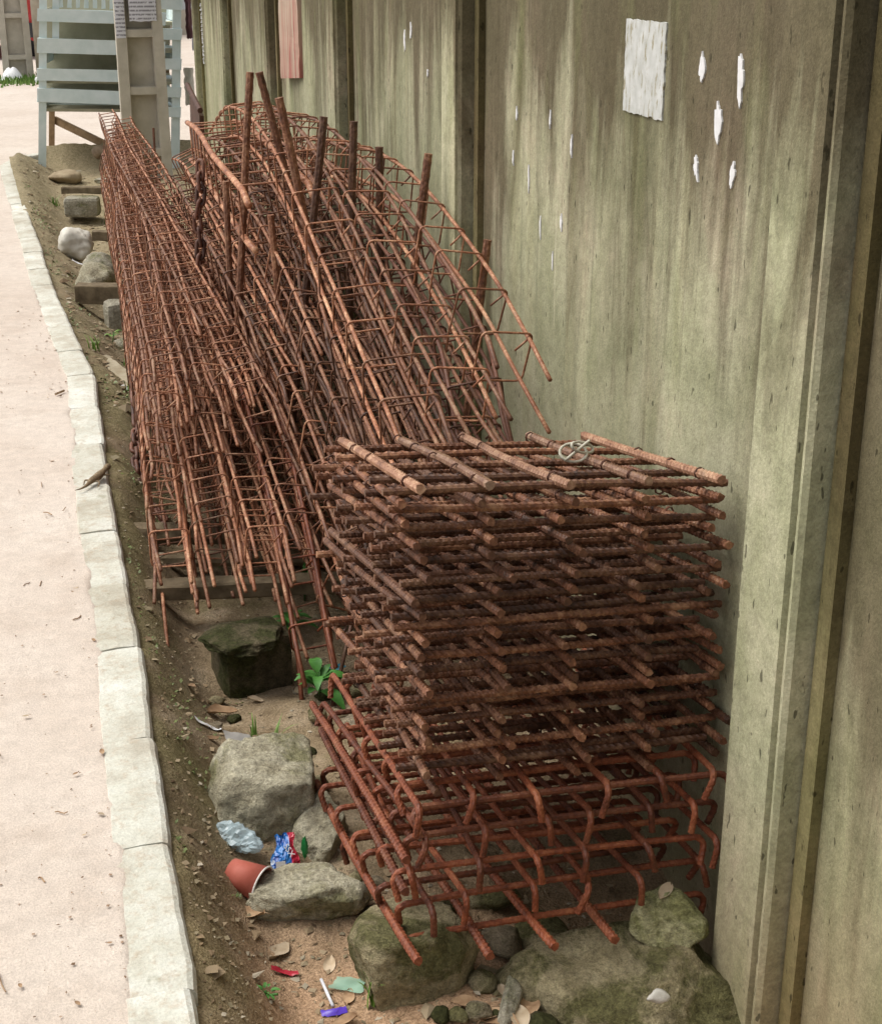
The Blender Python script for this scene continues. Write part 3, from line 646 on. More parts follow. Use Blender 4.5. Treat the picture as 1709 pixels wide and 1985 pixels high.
timber('timber_offcut', 'pale split timber offcut lying slantwise beside the bundle', (.085, 5.80, .11), (.215, 5.42, .085), .06, .04, simple('pale_timber', (.28, .23, .15), (.42, .37, .27), 25), 'timber')
def block(lab, c, d, rz, mat, name='concrete_block', cat='block', j=.004):
    mb = MB(); c = Vector(c); M = Matrix.Translation(c) @ Matrix.Rotation(rz, 4, 'Z') @ Matrix.Rotation(U(-.06, .06), 4, 'X'); n = 7; x, y, z = d[0] / 2, d[1] / 2, d[2] / 2
    import itertools
    for ax in range(3):
        for s in (-1, 1):
            def fn(u, v_, ax=ax, s=s):
                p = [0, 0, 0]; p[ax] = s; p[(ax + 1) % 3] = (2 * u - 1) * s; p[(ax + 2) % 3] = 2 * v_ - 1
                q = Vector(p); l = sum(abs(t) ** 9 for t in q) ** (1 / 9); q = q / l
                q = Vector((q.x * x, q.y * y, q.z * z)); w = q + c
                return M @ (q * (1 + .05 * nz(w.x * 14, w.y * 14, w.z * 14)))
            mb.grid(n, n, fn)
    return tag(mb.build(name, mat, center=True), lab, cat)
block('dark weathered concrete block under the short thick bearer', (.215, 6.72, .05), (.16, .14, .19), .1, ROCK_GREY)
block('squared grey concrete block under the farthest bearer', (.11, 9.52, .145), (.21, .16, .12), -.15, ROCK_GREY)
block('dark rough block of stone under the flat slab', (.335, 3.16, .035), (.165, .15, .18), .2, ROCK_DARK, 'stone_block', 'stone')
block('small reddish brick end beside the rusty chain', (.168, 5.02, .065), (.085, .07, .055), .3, simple('brick', (.27, .13, .09), (.42, .24, .17), 30), 'brick', 'brick')
def chain(lab, P, ln=.052, wr=.0052, grp='rusty chains hung on the rebar'):
    C = catmull(P, 60); L = [0]
    for a, b in zip(C, C[1:]): L.append(L[-1] + (b - a).length)
    t = thing('chain', lab, 'chain', C[-1], grp); mb = MB(); h, w = ln / 2 - .012, .0125
    pts = [Vector((h + w * math.cos(a), w * math.sin(a), 0)) for a in [R(-90 + 30 * q) for q in range(7)]] + [Vector((-h + w * math.cos(a), w * math.sin(a), 0)) for a in [R(90 + 30 * q) for q in range(7)]]
    mb.tube(pts, wr, 6, closed=True); me = mb.mesh('link', RUST_DARK, True); s = 0; k = 0
    while s < L[-1]:
        i = min(max(q for q in range(60) if L[q] <= s), 58); d = (C[i + 1] - C[i]).normalized(); a = d.cross(Vector((.3, .9, .2))).normalized()
        put('link', me, t, frame(C[i], d, a, d.cross(a), R(90) * (k % 2) + U(-.4, .4))); s += ln * .72; k += 1
    return t
chain('rusty chain hanging down the left side of the bundle towards the soil', [(.20, 5.0, .30), (.175, 4.85, .25), (.165, 4.7, .17), (.15, 4.5, .13), (.155, 4.3, .075), (.185, 4.2, .055), (.20, 4.12, .05), (.185, 4.28, .045)], .062, .0068)
chain('rusty chain hanging in the middle of the heap behind the left stakes', [(.445, 5.0, .94), (.44, 4.98, .86), (.425, 4.98, .78), (.43, 4.98, .70), (.42, 4.97, .63)], .062, .0065)
# ------------------------------------------------------------------ rocks
def rock(lab, c, d, rz, mat, seed, cuts=5, rough=.16, name='rock', tilt=(0, 0), sub=4, grp=None, extra=None):
    bm_v, bm_f = ICO[sub]; mb = MB(); r = random.Random(seed); pl = []
    for q in range(cuts):
        a = Vector((r.gauss(0, 1), r.gauss(0, 1), r.gauss(0, .8))).normalized(); pl.append((a, r.uniform(.55, .85)))
    for q in range((8 if sub == 5 else 8) if sub >= 3 else 5):
        a = Vector((r.gauss(0, 1), r.gauss(0, 1), r.gauss(0, 1))).normalized(); pl.append((a, r.uniform(.74, .93)))
    for a in (extra or []): pl.append((Vector(a[:3]).normalized(), a[3]))
    M = Matrix.Translation(c) @ Matrix.Rotation(rz, 4, 'Z') @ Matrix.Rotation(tilt[0], 4, 'X') @ Matrix.Rotation(tilt[1], 4, 'Y'); v = []
    for p in bm_v:
        q = Vector(p); k = 1.0
        e0 = p * 2.3 + Vector((seed * 5.1, 3, 0))
        for a, dd in pl:
            t = q.dot(a); dd = dd * (1 + .10 * noise.noise(e0))
            if t * k > dd: k = k * .05 + (dd / t) * .95
        q = q * k; e = p * 1.9 + Vector((seed * 7.3, 0, 0))
        rg = 1 - abs(noise.noise(e * 2.1)) * 2
        q *= 1 + rough * noise.fractal(e, 1.0, 2.0, 4) * .30 + rough * .16 * rg + .028 * noise.fractal(e * 5, .7, 2.0, 5)
        v.append(M @ Vector((q.x * d[0] / 2, q.y * d[1] / 2, q.z * d[2] / 2)))
    mb.add(v, bm_f); return tag(mb.build(name, mat, smooth=True, center=True), lab, 'rock' if name != 'pebble' else 'pebble', grp)
import bmesh
ICO = {}
for s_ in (1, 2, 3, 4, 5):
    b_m = bmesh.new(); bmesh.ops.create_icosphere(b_m, subdivisions=s_, radius=1); b_m.verts.ensure_lookup_table()
    ICO[s_] = ([v.co.copy() for v in b_m.verts], [tuple(v.index for v in f.verts) for f in b_m.faces]); b_m.free()
rock('big pale angular boulder left of the rebar stack, lit on its flat top', (.283, 2.525, .062), (.30, .29, .26), .35, ROCK_PALE, 11, 3, .13, sub=5, extra=[(.12, -.22, 1, .52), (-.25, -1, .12, .56), (1, -.5, -.1, .60), (-1, .25, .2, .66), (.1, 1, .2, .7)])
rock('flat pale slab of rock leaning behind the big boulder', (.378, 2.425, .022), (.115, .21, .11), -.5, ROCK_PALE, 23, 4, .12, tilt=(.35, .2), sub=5, extra=[(.1, 0, 1, .45), (1, 0, .2, .6)])
rock('long low pitted pale rock in front of the paper cup', (.317, 2.215, .028), (.215, .135, .115), -.12, ROCK_PALE, 31, 3, .26, sub=5, extra=[(0, .1, 1, .6), (0, -1, -.3, .6)])
rock('rounded mossy brown boulder carrying the front left of the rebar stack', (.455, 1.99, .035), (.235, .20, .235), .1, ROCK_MOSS, 43, 2, .10, sub=5, extra=[(0, .1, 1, .66), (-.1, -1, .1, .72), (1, 0, 0, .85)])
rock('large dark mossy boulder at the foot of the wall under the stack', (.785, 1.855, -.035), (.44, .30, .27), -.35, ROCK_MOSS, 57, 5, .2, sub=5, extra=[(-.1, -.25, 1, .60), (-.3, -.85, .5, .62), (.5, -.5, .7, .62)])
rock('wedge shaped green mossy rock jammed against the wall post', (.866, 1.92, .068), (.155, .13, .15), -.55, m_rock('rock_green', (.48, .45, .27), (.32, .30, .16), (.18, .18, .075), .3), 61, 4, .2, sub=5, extra=[(.2, -.7, .6, .5), (-.5, -.4, -.7, .42)])
rock('thin flat stone slab lying on the dark block under the bundle', (.318, 3.10, .128), (.215, .19, .05), .15, ROCK_DARK, 67, 6, .14, sub=5, extra=[(0, 0, 1, .5), (0, -1, .1, .7), (1, -.4, 0, .7), (-1, -.3, 0, .75)])
rock('narrow splinter of grey stone leaning between the two mossy boulders', (.585, 1.86, .02), (.035, .12, .055), -.5, ROCK_GREY, 71, 4, .12, tilt=(.35, 0))
rock('knobbly dark stone at the lower edge right of the splinter', (.625, 1.80, -.01), (.08, .09, .08), .3, ROCK_DARK, 73, 2, .25)
rock('pale rounded boulder beside the small far bearer', (.16, 7.72, .10), (.20, .22, .18), .4, ROCK_GREY, 79, 3, .12)
rock('pale boulder with a flat face beside the short thick bearer', (.10, 7.38, .10), (.235, .26, .2), -.2, ROCK_PALE, 83, 4, .12)
rock('low stone in front of the block under the short bearer', (.235, 6.45, .0), (.2, .13, .09), .1, ROCK_GREY, 89, 3, .12)
rock('dark lump of stone at the foot of the stall brace', (.31, 11.6, .225), (.15, .14, .12), .4, simple('brown_stone', (.2, .14, .09), (.33, .25, .17), 20), 97, 4, .15)
rock('brown stone sunk in the soil under the stall leg', (.03, 10.9, .14), (.24, .2, .12), .3, simple('brown_earth', (.24, .18, .11), (.36, .29, .19), 20), 101, 3, .15)
rock('pale flat stone lying on the soil in front of the concrete pole', (.285, 10.7, .14), (.19, .2, .05), .3, ROCK_GREY, 103, 5, .15)
PEB = [(.62, 2.03, .07), (.66, 1.98, .06), (.70, 2.06, .09), (.58, 2.06, .05), (.74, 2.02, .06), (.56, 1.93, .045), (.80, 2.05, .07), (.55, 2.15, .05), (.64, 2.16, .08), (.88, 2.02, .05), (.47, 1.87, .035), (.50, 1.86, .03), (.53, 1.855, .04), (.57, 1.845, .03),
       (.42, 2.30, .03), (.44, 2.26, .045), (.42, 2.17, .03), (.395, 2.62, .05), (.36, 2.70, .06), (.40, 2.78, .05), (.45, 2.9, .05), (.52, 2.85, .06), (.48, 3.0, .04), (.55, 3.02, .05), (.60, 2.95, .05), (.27, 2.95, .035), (.24, 3.05, .04), (.22, 2.88, .03), (.78, 1.72, .028), (.845, 1.78, .022)]
for k, (x, y, s) in enumerate(PEB):
    rock('small loose stone lying on the soil around the foot of the rebar stack', (x, y, soil_z(x, y) + s * .18), (s * U(.9, 1.4), s * U(.9, 1.2), s * U(.55, .8)), U(0, 6), (ROCK_BROWN, ROCK_DARK, ROCK_MOSS)[k % 3], 200 + k, 4, .15, 'pebble', sub=3, grp='small stones under and around the stack')
rock('small chip of white stone lying on the large dark boulder', (.80, 1.77, .062), (.040, .024, .022), -.2, simple('chalk', (.42, .40, .35), (.62, .60, .55), 60), 300, 4, .3, sub=3)
# ------------------------------------------------------------------ plants
def leaf_mesh(mb, base, d, L, W, droop, up=Vector((0, 0, 1)), n=7, fold=.25):
    d = Vector(d).normalized(); s = d.cross(up).normalized(); u = s.cross(d); v = []
    for i in range(n):
        t = i / (n - 1); w = W / 2 * (math.sin(math.pi * min(1, t * .93 + .04)) ** .8) * (1 - .3 * t); p = base + d * L * t + u * (.12 * L * math.sin(t * 2.2)) - Vector((0, 0, 1)) * droop * L * t * t
        v += [p - s * w + u * (fold * w), p, p + s * w + u * (fold * w)]
    mb.add(v, [(i * 3 + k, i * 3 + k + 1, i * 3 + k + 4, i * 3 + k + 3) for i in range(n - 1) for k in range(2)])
def plant(lab, c, n, L, seed, mat=None, name='leafy_plant', hgt=.06):
    r = random.Random(seed); c = Vector(c); t = thing(name, lab, 'plant', c)
    mb = MB()
    for k in range(max(1, n // 4)): mb.tube([c, c + Vector((r.uniform(-.02, .02), r.uniform(-.02, .02), hgt))], .0022, 5)
    mb.build('stem', GREEN, t, True)
    for k in range(n):
        a = k * 2.4 + r.uniform(-.3, .3); el = r.uniform(.1, .8); l = L * r.uniform(.6, 1.1); h = hgt * r.uniform(.4, 1.0)
        mb = MB(); leaf_mesh(mb, c + Vector((math.cos(a) * .008, math.sin(a) * .008, h)), (math.cos(a) * math.cos(el), math.sin(a) * math.cos(el), math.sin(el)), l, l * .5, r.uniform(.2, .6)); mb.build('leaf', mat or GREEN, t, True)
plant('bright green broad leaved plant growing just left of the hooked mats', (.468, 2.99, soil_z(.468, 2.99)), 13, .075, 5, hgt=.07)
plant('bright green plant half hidden behind the near bearer', (.455, 3.33, soil_z(.455, 3.33)), 9, .06, 8, hgt=.05)
plant('bright green plant behind the near bearer right under the cage ends', (.53, 3.58, soil_z(.53, 3.58)), 8, .065, 12, hgt=.09)
plant('tiny curly green weed on the sandy soil near the bottom edge', (.205, 1.955, soil_z(.205, 1.955)), 16, .016, 9, hgt=.012, name='small_weed')
plant('small pale green seedling in front of the block by the kerb', (.15, 6.3, soil_z(.15, 6.3)), 6, .05, 19, GRASSM, hgt=.04, name='small_weed')
plant('small green weed growing in a crack of the far wall', (.985, 5.55, .93), 10, .05, 21, GRASSM, hgt=.03, name='wall_weed')
def grass(lab, c, n, h, seed, spread=.03, lean=0):
    r = random.Random(seed); c = Vector(c); t = thing('grass_tuft', lab, 'grass', c, 'grass tufts along the soil strip')
    for k in range(n):
        a = r.uniform(0, 6.28); l = h * r.uniform(.5, 1.1); b = c + Vector((r.gauss(0, spread * .3), r.gauss(0, spread * .3), -.005)); ou = r.uniform(.15, .7) * l; w = .0022 + h * .012; v = []
        dirv = Vector((math.cos(a) + lean, math.sin(a), 0)); s = Vector((-dirv.y, dirv.x, 0)).normalized()
        for i in range(6):
            q = i / 5; p = b + dirv * ou * q * q + Vector((0, 0, l * (q - .25 * q * q * q))); ww = w * (1 - q) ** .7; v += [p - s * ww, p + s * ww]
        mb = MB(); mb.add(v, [(2 * i, 2 * i + 1, 2 * i + 3, 2 * i + 2) for i in range(5)]); mb.build('blade', GRASSM, t, True)
for lab, x, y, n, h, s in [('tall grass blade and small tuft in front of the mossy boulder', .372, 1.93, 9, .115, 1), ('thin grass tuft behind the big pale boulder', .335, 2.79, 10, .09, 2), ('bright grass tuft in front of the pale timber offcut', .185, 5.40, 16, .10, 3), ('grass tuft at the kerb edge by the timber offcut', .075, 5.85, 14, .08, 4),
                           ('grass patch beside the far concrete block', .25, 9.45, 30, .11, 5), ('grass tuft at the inner kerb edge near the far bend', -.06, 9.85, 24, .08, 6), ('grass tuft under the short thick bearer', .19, 5.95, 12, .06, 7), ('grass sprig on the soil in front of the flat slab', .30, 2.86, 6, .06, 8)]:
    grass(lab, (x, y, soil_z(x, y)), n, h, s, .05 if y > 5 else .02)
# ------------------------------------------------------------------ litter
t = thing('paper_cup', 'red paper cup lying on its side on the soil bank', 'cup', (.21, 2.25, .02))
ax_ = Vector((.72, -.60, -.14)).normalized(); c0 = Vector((.186, 2.278, .062)); L_ = .068
def ring(mb, prof, c, ax, n=24):
    a = ax.cross(Vector((0, 0, 1))).normalized(); b = ax.cross(a); v = []
    for x, r in prof:
        for k in range(n): v.append(c + ax * x + (a * math.cos(6.28319 * k / n) + b * math.sin(6.28319 * k / n)) * r)
    mb.add(v, [(i * n + k, i * n + (k + 1) % n, (i + 1) * n + (k + 1) % n, (i + 1) * n + k) for i in range(len(prof) - 1) for k in range(n)])
mb = MB(); ring(mb, [(.006, .001), (.006, .021), (0, .022), (.001, .0235), (L_, .034), (L_, .0327), (.01, .022), (.008, .001)], c0, ax_); mb.build('cup_body', simple('red_card', (.36, .085, .055), (.50, .15, .11), 18, .6, .1), t, True)
mb = MB(); a_ = ax_.cross(Vector((0, 0, 1))).normalized(); b__ = ax_.cross(a_); mb.tube([c0 + ax_ * L_ + (a_ * math.cos(q) + b__ * math.sin(q)) * .0338 for q in [6.28319 * k / 28 for k in range(28)]], .0018, 6, closed=True); mb.build('rim', plain('white_card', (.75, .72, .68)), t, True)
def crumple(name, lab, cat, c, d, rz, mat, seed, amp=.3, tilt=0, n=22):
    mb = MB(); M = Matrix.Translation(c) @ Matrix.Rotation(rz, 4, 'Z') @ Matrix.Rotation(tilt, 4, 'X')
    def fn(u, v):
        th = 6.28319 * u; s = v; r = max(0, math.sin(math.pi * s)) ** .45
        e = Vector((math.cos(th) * 1.5, s * 4, math.sin(th) * 1.5)) + Vector((seed * 3.3, 0, 0)); k = 1 + amp * (abs(noise.noise(e * 1.6)) * 2 - .5) + amp * .5 * noise.noise(e * 4.2)
        return M @ Vector((math.cos(th) * d[0] / 2 * r * k, (s - .5) * d[1], math.sin(th) * d[2] / 2 * r * k))
    mb.grid(n, n + 6, fn); return tag(mb.build(name, mat, smooth=False, center=True), lab, cat)
crumple('plastic_bag', 'crumpled pale blue plastic bag beside the big boulder', 'plastic bag', (.212, 2.40, .05), (.05, .125, .042), R(38), plain('blue_film', (.46, .58, .62), .3, .5, .7, .1), 4, .35)
_sk = rock('whitish plastic sack of rubble on the bank by the kerb', (.055, 8.25, .145), (.20, .22, .19), .5, simple('sack', (.50, .47, .40), (.68, .65, .57), 12, .7, .5), 311, 3, .34, name='rubble_sack', extra=[(.3, -.5, 1, .6), (-.5, -1, .1, .62), (.8, -.6, .2, .66)]); _sk['category'] = 'sack'
# printed snack wrapper
def m_wrap():
    n = NT('printed_foil', .3, .5); x = n.axis(n.obj, 0); y = n.axis(n.obj, 2); w = n.noise(n.obj, 30, 3)
    k = n.mix(n.step(n.math('ADD', n.math('MULTIPLY', x, 20), n.math('MULTIPLY', w, .25)), .36, .40), n.mix(n.step(w, .35, .65), (.01, .05, .30), (.03, .25, .62)), (.50, .02, .05))
    wh = n.step(n.noise(n.map(n.obj, (1, 1, .6), (3, 1, 0)), 34, 2), .63, .66); k = n.mix(n.math('MULTIPLY', wh, .8), k, (.62, .7, .8)); n.col(k); return n.m
wr = thing('snack_wrapper', 'crumpled blue and red printed snack wrapper beside the big boulder', 'wrapper', (.292, 2.34, .01)); wc = Vector((.293, 2.335, .028))
mb = MB()
def wf(u, v):
    x = (u - .5) * .050 * (1 - .35 * v + .15 * math.sin(v * 7)); zz = v * .066; y = -.012 * math.sin(math.pi * u) * math.sin(math.pi * min(1, v * 1.05)) + .006 * nz(u * 5, v * 6, 2) + .004 * nz(u * 12, v * 14)
    return wc + Vector((x + .006 * v, y + zz * .62, zz * .74 - .02))
mb.grid(18, 18, wf); nf = len(mb.f); bk = [Vector((p.x, p.y + .010 + .006 * nz(p.x * 60, p.z * 60), p.z - .002)) for p in mb.v]; mb.add(bk, [tuple(reversed(f)) for f in mb.f[:nf]]); wo = mb.build('foil', m_wrap(), wr)
fc = bpy.data.curves.new('lettering', 'FONT'); fc.body = 'SSX'; fc.size = .016; fc.align_x = 'CENTER'; fo = bpy.data.objects.new('lettering_tmp', fc); COL.objects.link(fo)
dg = bpy.context.evaluated_depsgraph_get(); me_ = bpy.data.meshes.new_from_object(fo.evaluated_get(dg)); bpy.data.objects.remove(fo); me_.materials.append(WHITE)
put('lettering', me_, wr, Matrix.Translation(wc + Vector((.004, .010, .012))) @ Matrix.Rotation(R(50), 4, 'X') @ Matrix.Rotation(R(-65), 4, 'Z'))
mb = MB(); mb.grid(6, 6, lambda u, v: wc + Vector((-.020 + .018 * u, -.020 + .008 * v, -.012 + .020 * v))); mb.build('white_panel', WHITE, wr)
crumple('wrapper_scrap', 'small green plastic scrap behind the printed wrapper', 'wrapper', (.333, 2.36, .035), (.012, .012, .04), .3, plain('green_plastic', (.02, .30, .08), .4), 14, .4)
def flat(name, lab, cat, x, y, sx, sy, rz, mat, seed, curl=.3, zoff=.004, n=10, grp=None, zb=None):
    mb = MB(); zb = soil_z(x, y) if zb is None else zb; ca, sa = math.cos(rz), math.sin(rz)
    def fn(u, v):
        a, b = (u - .5) * sx, (v - .5) * sy; a *= 1 + .25 * nz(v * 3, seed); b *= 1 + .25 * nz(u * 3, seed + 5)
        z = curl * max(sx, sy) * (.25 * nz(u * 2.2, v * 2.2, seed) + .12 * nz(u * 6, v * 6, seed) + .3 * ((u - .5) ** 2 + (v - .5) ** 2))
        px, py = x + a * ca - b * sa, y + a * sa + b * ca; return (px, py, (soil_z(px, py) if zb == soil_z(x, y) else zb) + zoff + abs(z))
    mb.grid(n, n, fn); return tag(mb.build(name, mat, smooth=True, center=True), lab, cat, grp)
flat('candy_wrapper', 'bright red twist of candy wrapper on the sandy soil', 'wrapper', .248, 2.052, .045, .014, -.1, plain('red_foil', (.45, .03, .05), .35), 3, .6)
flat('plastic_film', 'pale green scrap of plastic film beside the white stick', 'plastic film', .345, 1.99, .055, .04, -.5, plain('green_film', (.30, .48, .36), .3, .5, .8), 5, .25)
flat('plastic_sheet', 'clear dirty plastic sachet lying flat behind the boulder', 'plastic sachet', .268, 2.83, .06, .055, .2, plain('clear_film', (.45, .44, .42), .25, .5, .75), 7, .15)
flat('paper_strip', 'thin white paper strip beside the plastic sachet', 'paper', .205, 2.86, .055, .014, .1, WHITE, 8, .3)
flat('paper_piece', 'white paper flake beside the bright grass tuft', 'paper', .155, 5.44, .05, .03, -.7, WHITE, 12, .3)
flat('paper_piece', 'small white paper lying in front of the rubble sack', 'paper', .05, 8.02, .07, .03, 0, WHITE, 13, .1, zoff=.02)
flat('foil_piece', 'small blue foil piece on the soil beside the rebar bundle', 'foil', .205, 7.35, .05, .04, 0, plain('blue_foil', (.05, .12, .5), .3), 15, .5, zoff=.02)
flat('foil_piece', 'tiny teal scrap on the stones right of the hanging cage', 'foil', .535, 3.12, .035, .02, .3, plain('teal_foil', (.03, .22, .32), .3), 16, .5, zoff=.02)
st = thing('plastic_stick', 'white plastic stick with a purple head lying on the sandy soil', 'stick', (.305, 1.94, soil_z(.305, 1.94)))
zz = soil_z(.305, 1.95); mb = MB(); mb.tube([(.302, 2.005, zz + .010), (.309, 1.935, zz + .010)], .0028, 8); mb.build('shaft', plain('white_plastic', (.75, .76, .8), .3), st, True)
mb = MB(); mb.grid(10, 6, lambda u, v: (.309 + (u - .5) * .042, 1.926 + (v - .5) * .016 - .003 * math.sin(3 * u), zz + .007 + .006 * math.sin(math.pi * v) * math.sin(math.pi * u) + .003 * nz(u * 7, v * 4)))
nf = len(mb.f); mb.add([Vector((p.x, p.y, zz + .001)) for p in mb.v], [tuple(reversed(f)) for f in mb.f[:nf]]); mb.build('head', plain('purple_plastic', (.10, .05, .48), .3), st, True)
def dleaf(lab, x, y, z, L, rz, mat, seed, grp=None, cu=1.0):
    mb = MB(); r = random.Random(seed); ca, sa = math.cos(rz), math.sin(rz)
    def fn(u, v):
        w = math.sin(math.pi * (.03 + .94 * u)) ** .8 * .27 * L; a = (u - .5) * L; b = (v - .5) * 2 * w
        h = .35 * L * ((v - .5) ** 2) * 1.6 + .12 * L * math.sin(u * 3.1 + seed) + .05 * L * nz(u * 4, v * 4, seed)
        return (x + a * ca - b * sa, y + a * sa + b * ca, z + .003 + max(0, h) * cu)
    mb.grid(9, 7, fn); mb.tube([(x + ca * L * .5, y + sa * L * .5, z + .006), (x + ca * L * .66, y + sa * L * .66, z + .004)], .0007, 4)
    return tag(mb.build('dry_leaf', mat, smooth=True, center=True), lab, 'leaf', grp)
dleaf('large curled brown leaf on the soil below the flat slab', .245, 2.985, soil_z(.245, 2.985) + .01, .075, .2, DRY, 1)
dleaf('large pale crumpled leaf on the sand in front of the long low rock', .245, 2.115, soil_z(.245, 2.115), .065, .9, DRYPALE, 2)
dleaf('brown curled leaf under the rim of the paper cup', .205, 2.19, soil_z(.205, 2.19), .06, -.4, DRY, 3)
dleaf('pale leaf lying flat on the sand left of the mossy boulder', .325, 2.06, soil_z(.325, 2.06), .04, 1.3, DRYPALE, 4)
dleaf('curled dry leaf standing on the mossy wedge rock by the wall', .875, 1.93, .13, .04, .7, DRYPALE, 5)
dleaf('long brown leaf beside the stone splinter', .555, 1.83, soil_z(.555, 1.83), .08, -.8, DRY, 6); dleaf('brown leaf by the knobbly dark stone at the lower edge', .60, 1.77, soil_z(.6, 1.77), .06, 2.2, DRY, 7)
for k in range(46):
    x, y = U(.30, .68), U(1.72, 2.08) 
    if k > 26: x, y = U(.15, .5), U(2.5, 3.2)
    if .34 < x < .6 and 1.86 < y: continue
    dleaf('small dry brown leaf among the stones on the soil', x, y, soil_z(x, y), U(.02, .045), U(0, 6.3), rnd.choice([DRY, DRY, DRYPALE]), 50 + k, 'small dry leaves on the soil')
for k in range(22):
    x, y = U(.49, .70), U(1.70, 1.90)
    dleaf('brown leaf shard strewn around the stone splinter at the lower edge', x, y, soil_z(x, y) + U(0, .008), U(.025, .06), U(0, 6.3), rnd.choice([DRY, DRY, DRYPALE]), 300 + k, 'leaf shards at the lower edge', .6)
for k, (px, py) in enumerate([(-.06, 3.30), (-.05, 3.32), (-.10, 2.88), (-.16, 2.70), (-.02, 2.52), (-.07, 2.45), (-.03, 2.30), (-.06, 2.24), (-.10, 4.3), (-.11, 5.0), (-.03, 1.93), (-.08, 1.80), (-.16, 1.86), (-.02, 3.02)]):
    dleaf('small dry leaf lying on the sandy street beside the kerb', px, py, .197, U(.008, .019), U(0, 6.3), rnd.choice([DRY, DRYPALE, DRY]), 120 + k, 'dry leaves on the sandy street', .35)
for k in range(16):
    x, y = U(-.32, -.01), U(1.75, 4.2); a = U(0, 3.14); l = U(.008, .028); mb = MB()
    mb.tube([(x + math.cos(a) * l * q, y + math.sin(a) * l * q + .004 * math.sin(q * 3 + k), .200) for q in (-1, -.5, 0, .5, 1)], U(.0008, .0016), 5)
    tag(mb.build('twig', DRY, center=True), 'thin dry twig lying on the sandy street', 'twig', 'thin twigs on the sandy street')
timber('wood_stick', 'pale straight stick lying on the street opposite the offcut', (-.085, 5.02, .203), (-.055, 5.06, .203), .008, .008, BWOOD, 'stick', None, .001)
def scatter(name, lab, n, fn, s0, s1, mat, seed):
    r = random.Random(seed); mb = MB()
    for _ in range(n):
        x, y, z = fn(r); s = s0 + (s1 - s0) * r.random() ** 2.5 * 1.7; s *= (2.0 if y > 5 else 1); a = r.uniform(0, 6.3); e = r.uniform(.3, 1.0); h = r.uniform(.1, .5) * s
        v = [(x + math.cos(a + q * 1.5708 + r.uniform(-.4, .4)) * s * (1 if q % 2 else e), y + math.sin(a + q * 1.5708) * s * (1 if q % 2 else e), z + r.uniform(-.1, .3) * s) for q in range(4)] + [(x + r.uniform(-.3, .3) * s, y + r.uniform(-.3, .3) * s, z + h)]
        mb.add(v, [(0, 1, 4), (1, 2, 4), (2, 3, 4), (3, 0, 4)])
    tag(mb.build(name, mat), lab, 'debris', kind='stuff')
def fs(r):
    y = 1.65 + 10 * r.random() ** 2.0; x = kx(min(y, 11.2)) + .012 + r.random() ** 1.05 * (.95 - kx(min(y, 11.2))); return x, y, soil_z(x, y)
scatter('soil_debris', 'gravel, chips and leaf crumbs strewn over the soil strip', 16000, fs, .0012, .0060, BITS, 1)
scatter('soil_rubble', 'larger chips, clods and broken bits lying along the soil strip', 900, fs, .004, .016, BITS, 7)
wm = MB(); rw = random.Random(12)
for _ in range(2600):
    y = 2.2 + 8 * rw.random() ** 1.4; x = kx(min(y, 11.2)) + .01 + abs(rw.gauss(0, .09)); 
    if nz(x * 9 + 4, y * 2.2) < .05: continue
    z = soil_z(x, y); h = rw.uniform(.003, .011) * (1.5 if y > 5 else 1); a = rw.uniform(0, 6.3); e = Vector((math.cos(a), math.sin(a), rw.uniform(.1, .9))) * h; w_ = Vector((-math.sin(a), math.cos(a), 0)) * h * .4; b = Vector((x, y, z))
    wm.add([b, b + e * .5 + w_, b + e, b + e * .5 - w_], [(0, 1, 2, 3)])
tag(wm.build('weed_cover', m_leaf('olive_weed', (.06, .085, .02), (.15, .18, .05))), 'sparse creeping weeds and moss along the soil strip', 'weeds', kind='stuff')
def fst(r):
    y = 1.5 + 5 * r.random() ** 1.6; x = kx(y) - .10 - .42 * r.random() ** 1.8; return x, y, .1985
scatter('street_debris', 'tiny dry crumbs and grit strewn over the sandy street', 900, fst, .0008, .0028, BITS2, 2)
# ------------------------------------------------------------------ lizard on the kerb
liz = MB(); lo = Vector((.020, 4.07, .2085))
sp = catmull([(.034, .062, .014), (.026, .046, .013), (.016, .026, .0095), (.004, .0, .008), (-.010, -.022, .008), (-.022, -.045, .005), (-.036, -.062, .003), (-.052, -.07, .002)], 26)
rr = [.0055, .0072, .0078, .007, .0058, .0056, .0065, .0078, .0088, .0092, .0094, .0092, .0086, .008, .0074, .0066, .0056, .0046, .0038, .0032, .0027, .0023, .0019, .0015, .0011, .0006]
liz.tube([lo + p * 1.15 for p in sp], [q * 1.25 for q in rr], 9)
for a, b, c in [((.016, .026, .006), (.034, .020, .006), (.040, .034, .0)), ((.014, .028, .006), (.0, .04, .006), (.004, .052, 0)), ((-.010, -.02, .005), (.008, -.034, .006), (.004, -.056, 0)), ((-.012, -.018, .005), (-.03, -.012, .006), (-.034, -.028, 0))]:
    liz.tube([lo + p for p in catmull([a, b, c], 7)], [.0034, .003, .0026, .0022, .002, .0018, .0014], 6)
    e = lo + Vector(c)
    for q in (-.6, 0, .6): liz.tube([e, e + Vector((math.sin(q) * .007, .007 * (1 if c[1] > 0 else -1), .0))], [.001, .0005], 4)
tag(liz.build('lizard', simple('lizard_skin', (.13, .09, .05), (.30, .22, .13), 120, .7), smooth=True, center=True), 'small brown lizard on the kerb top with its head raised towards the bundle', 'lizard')
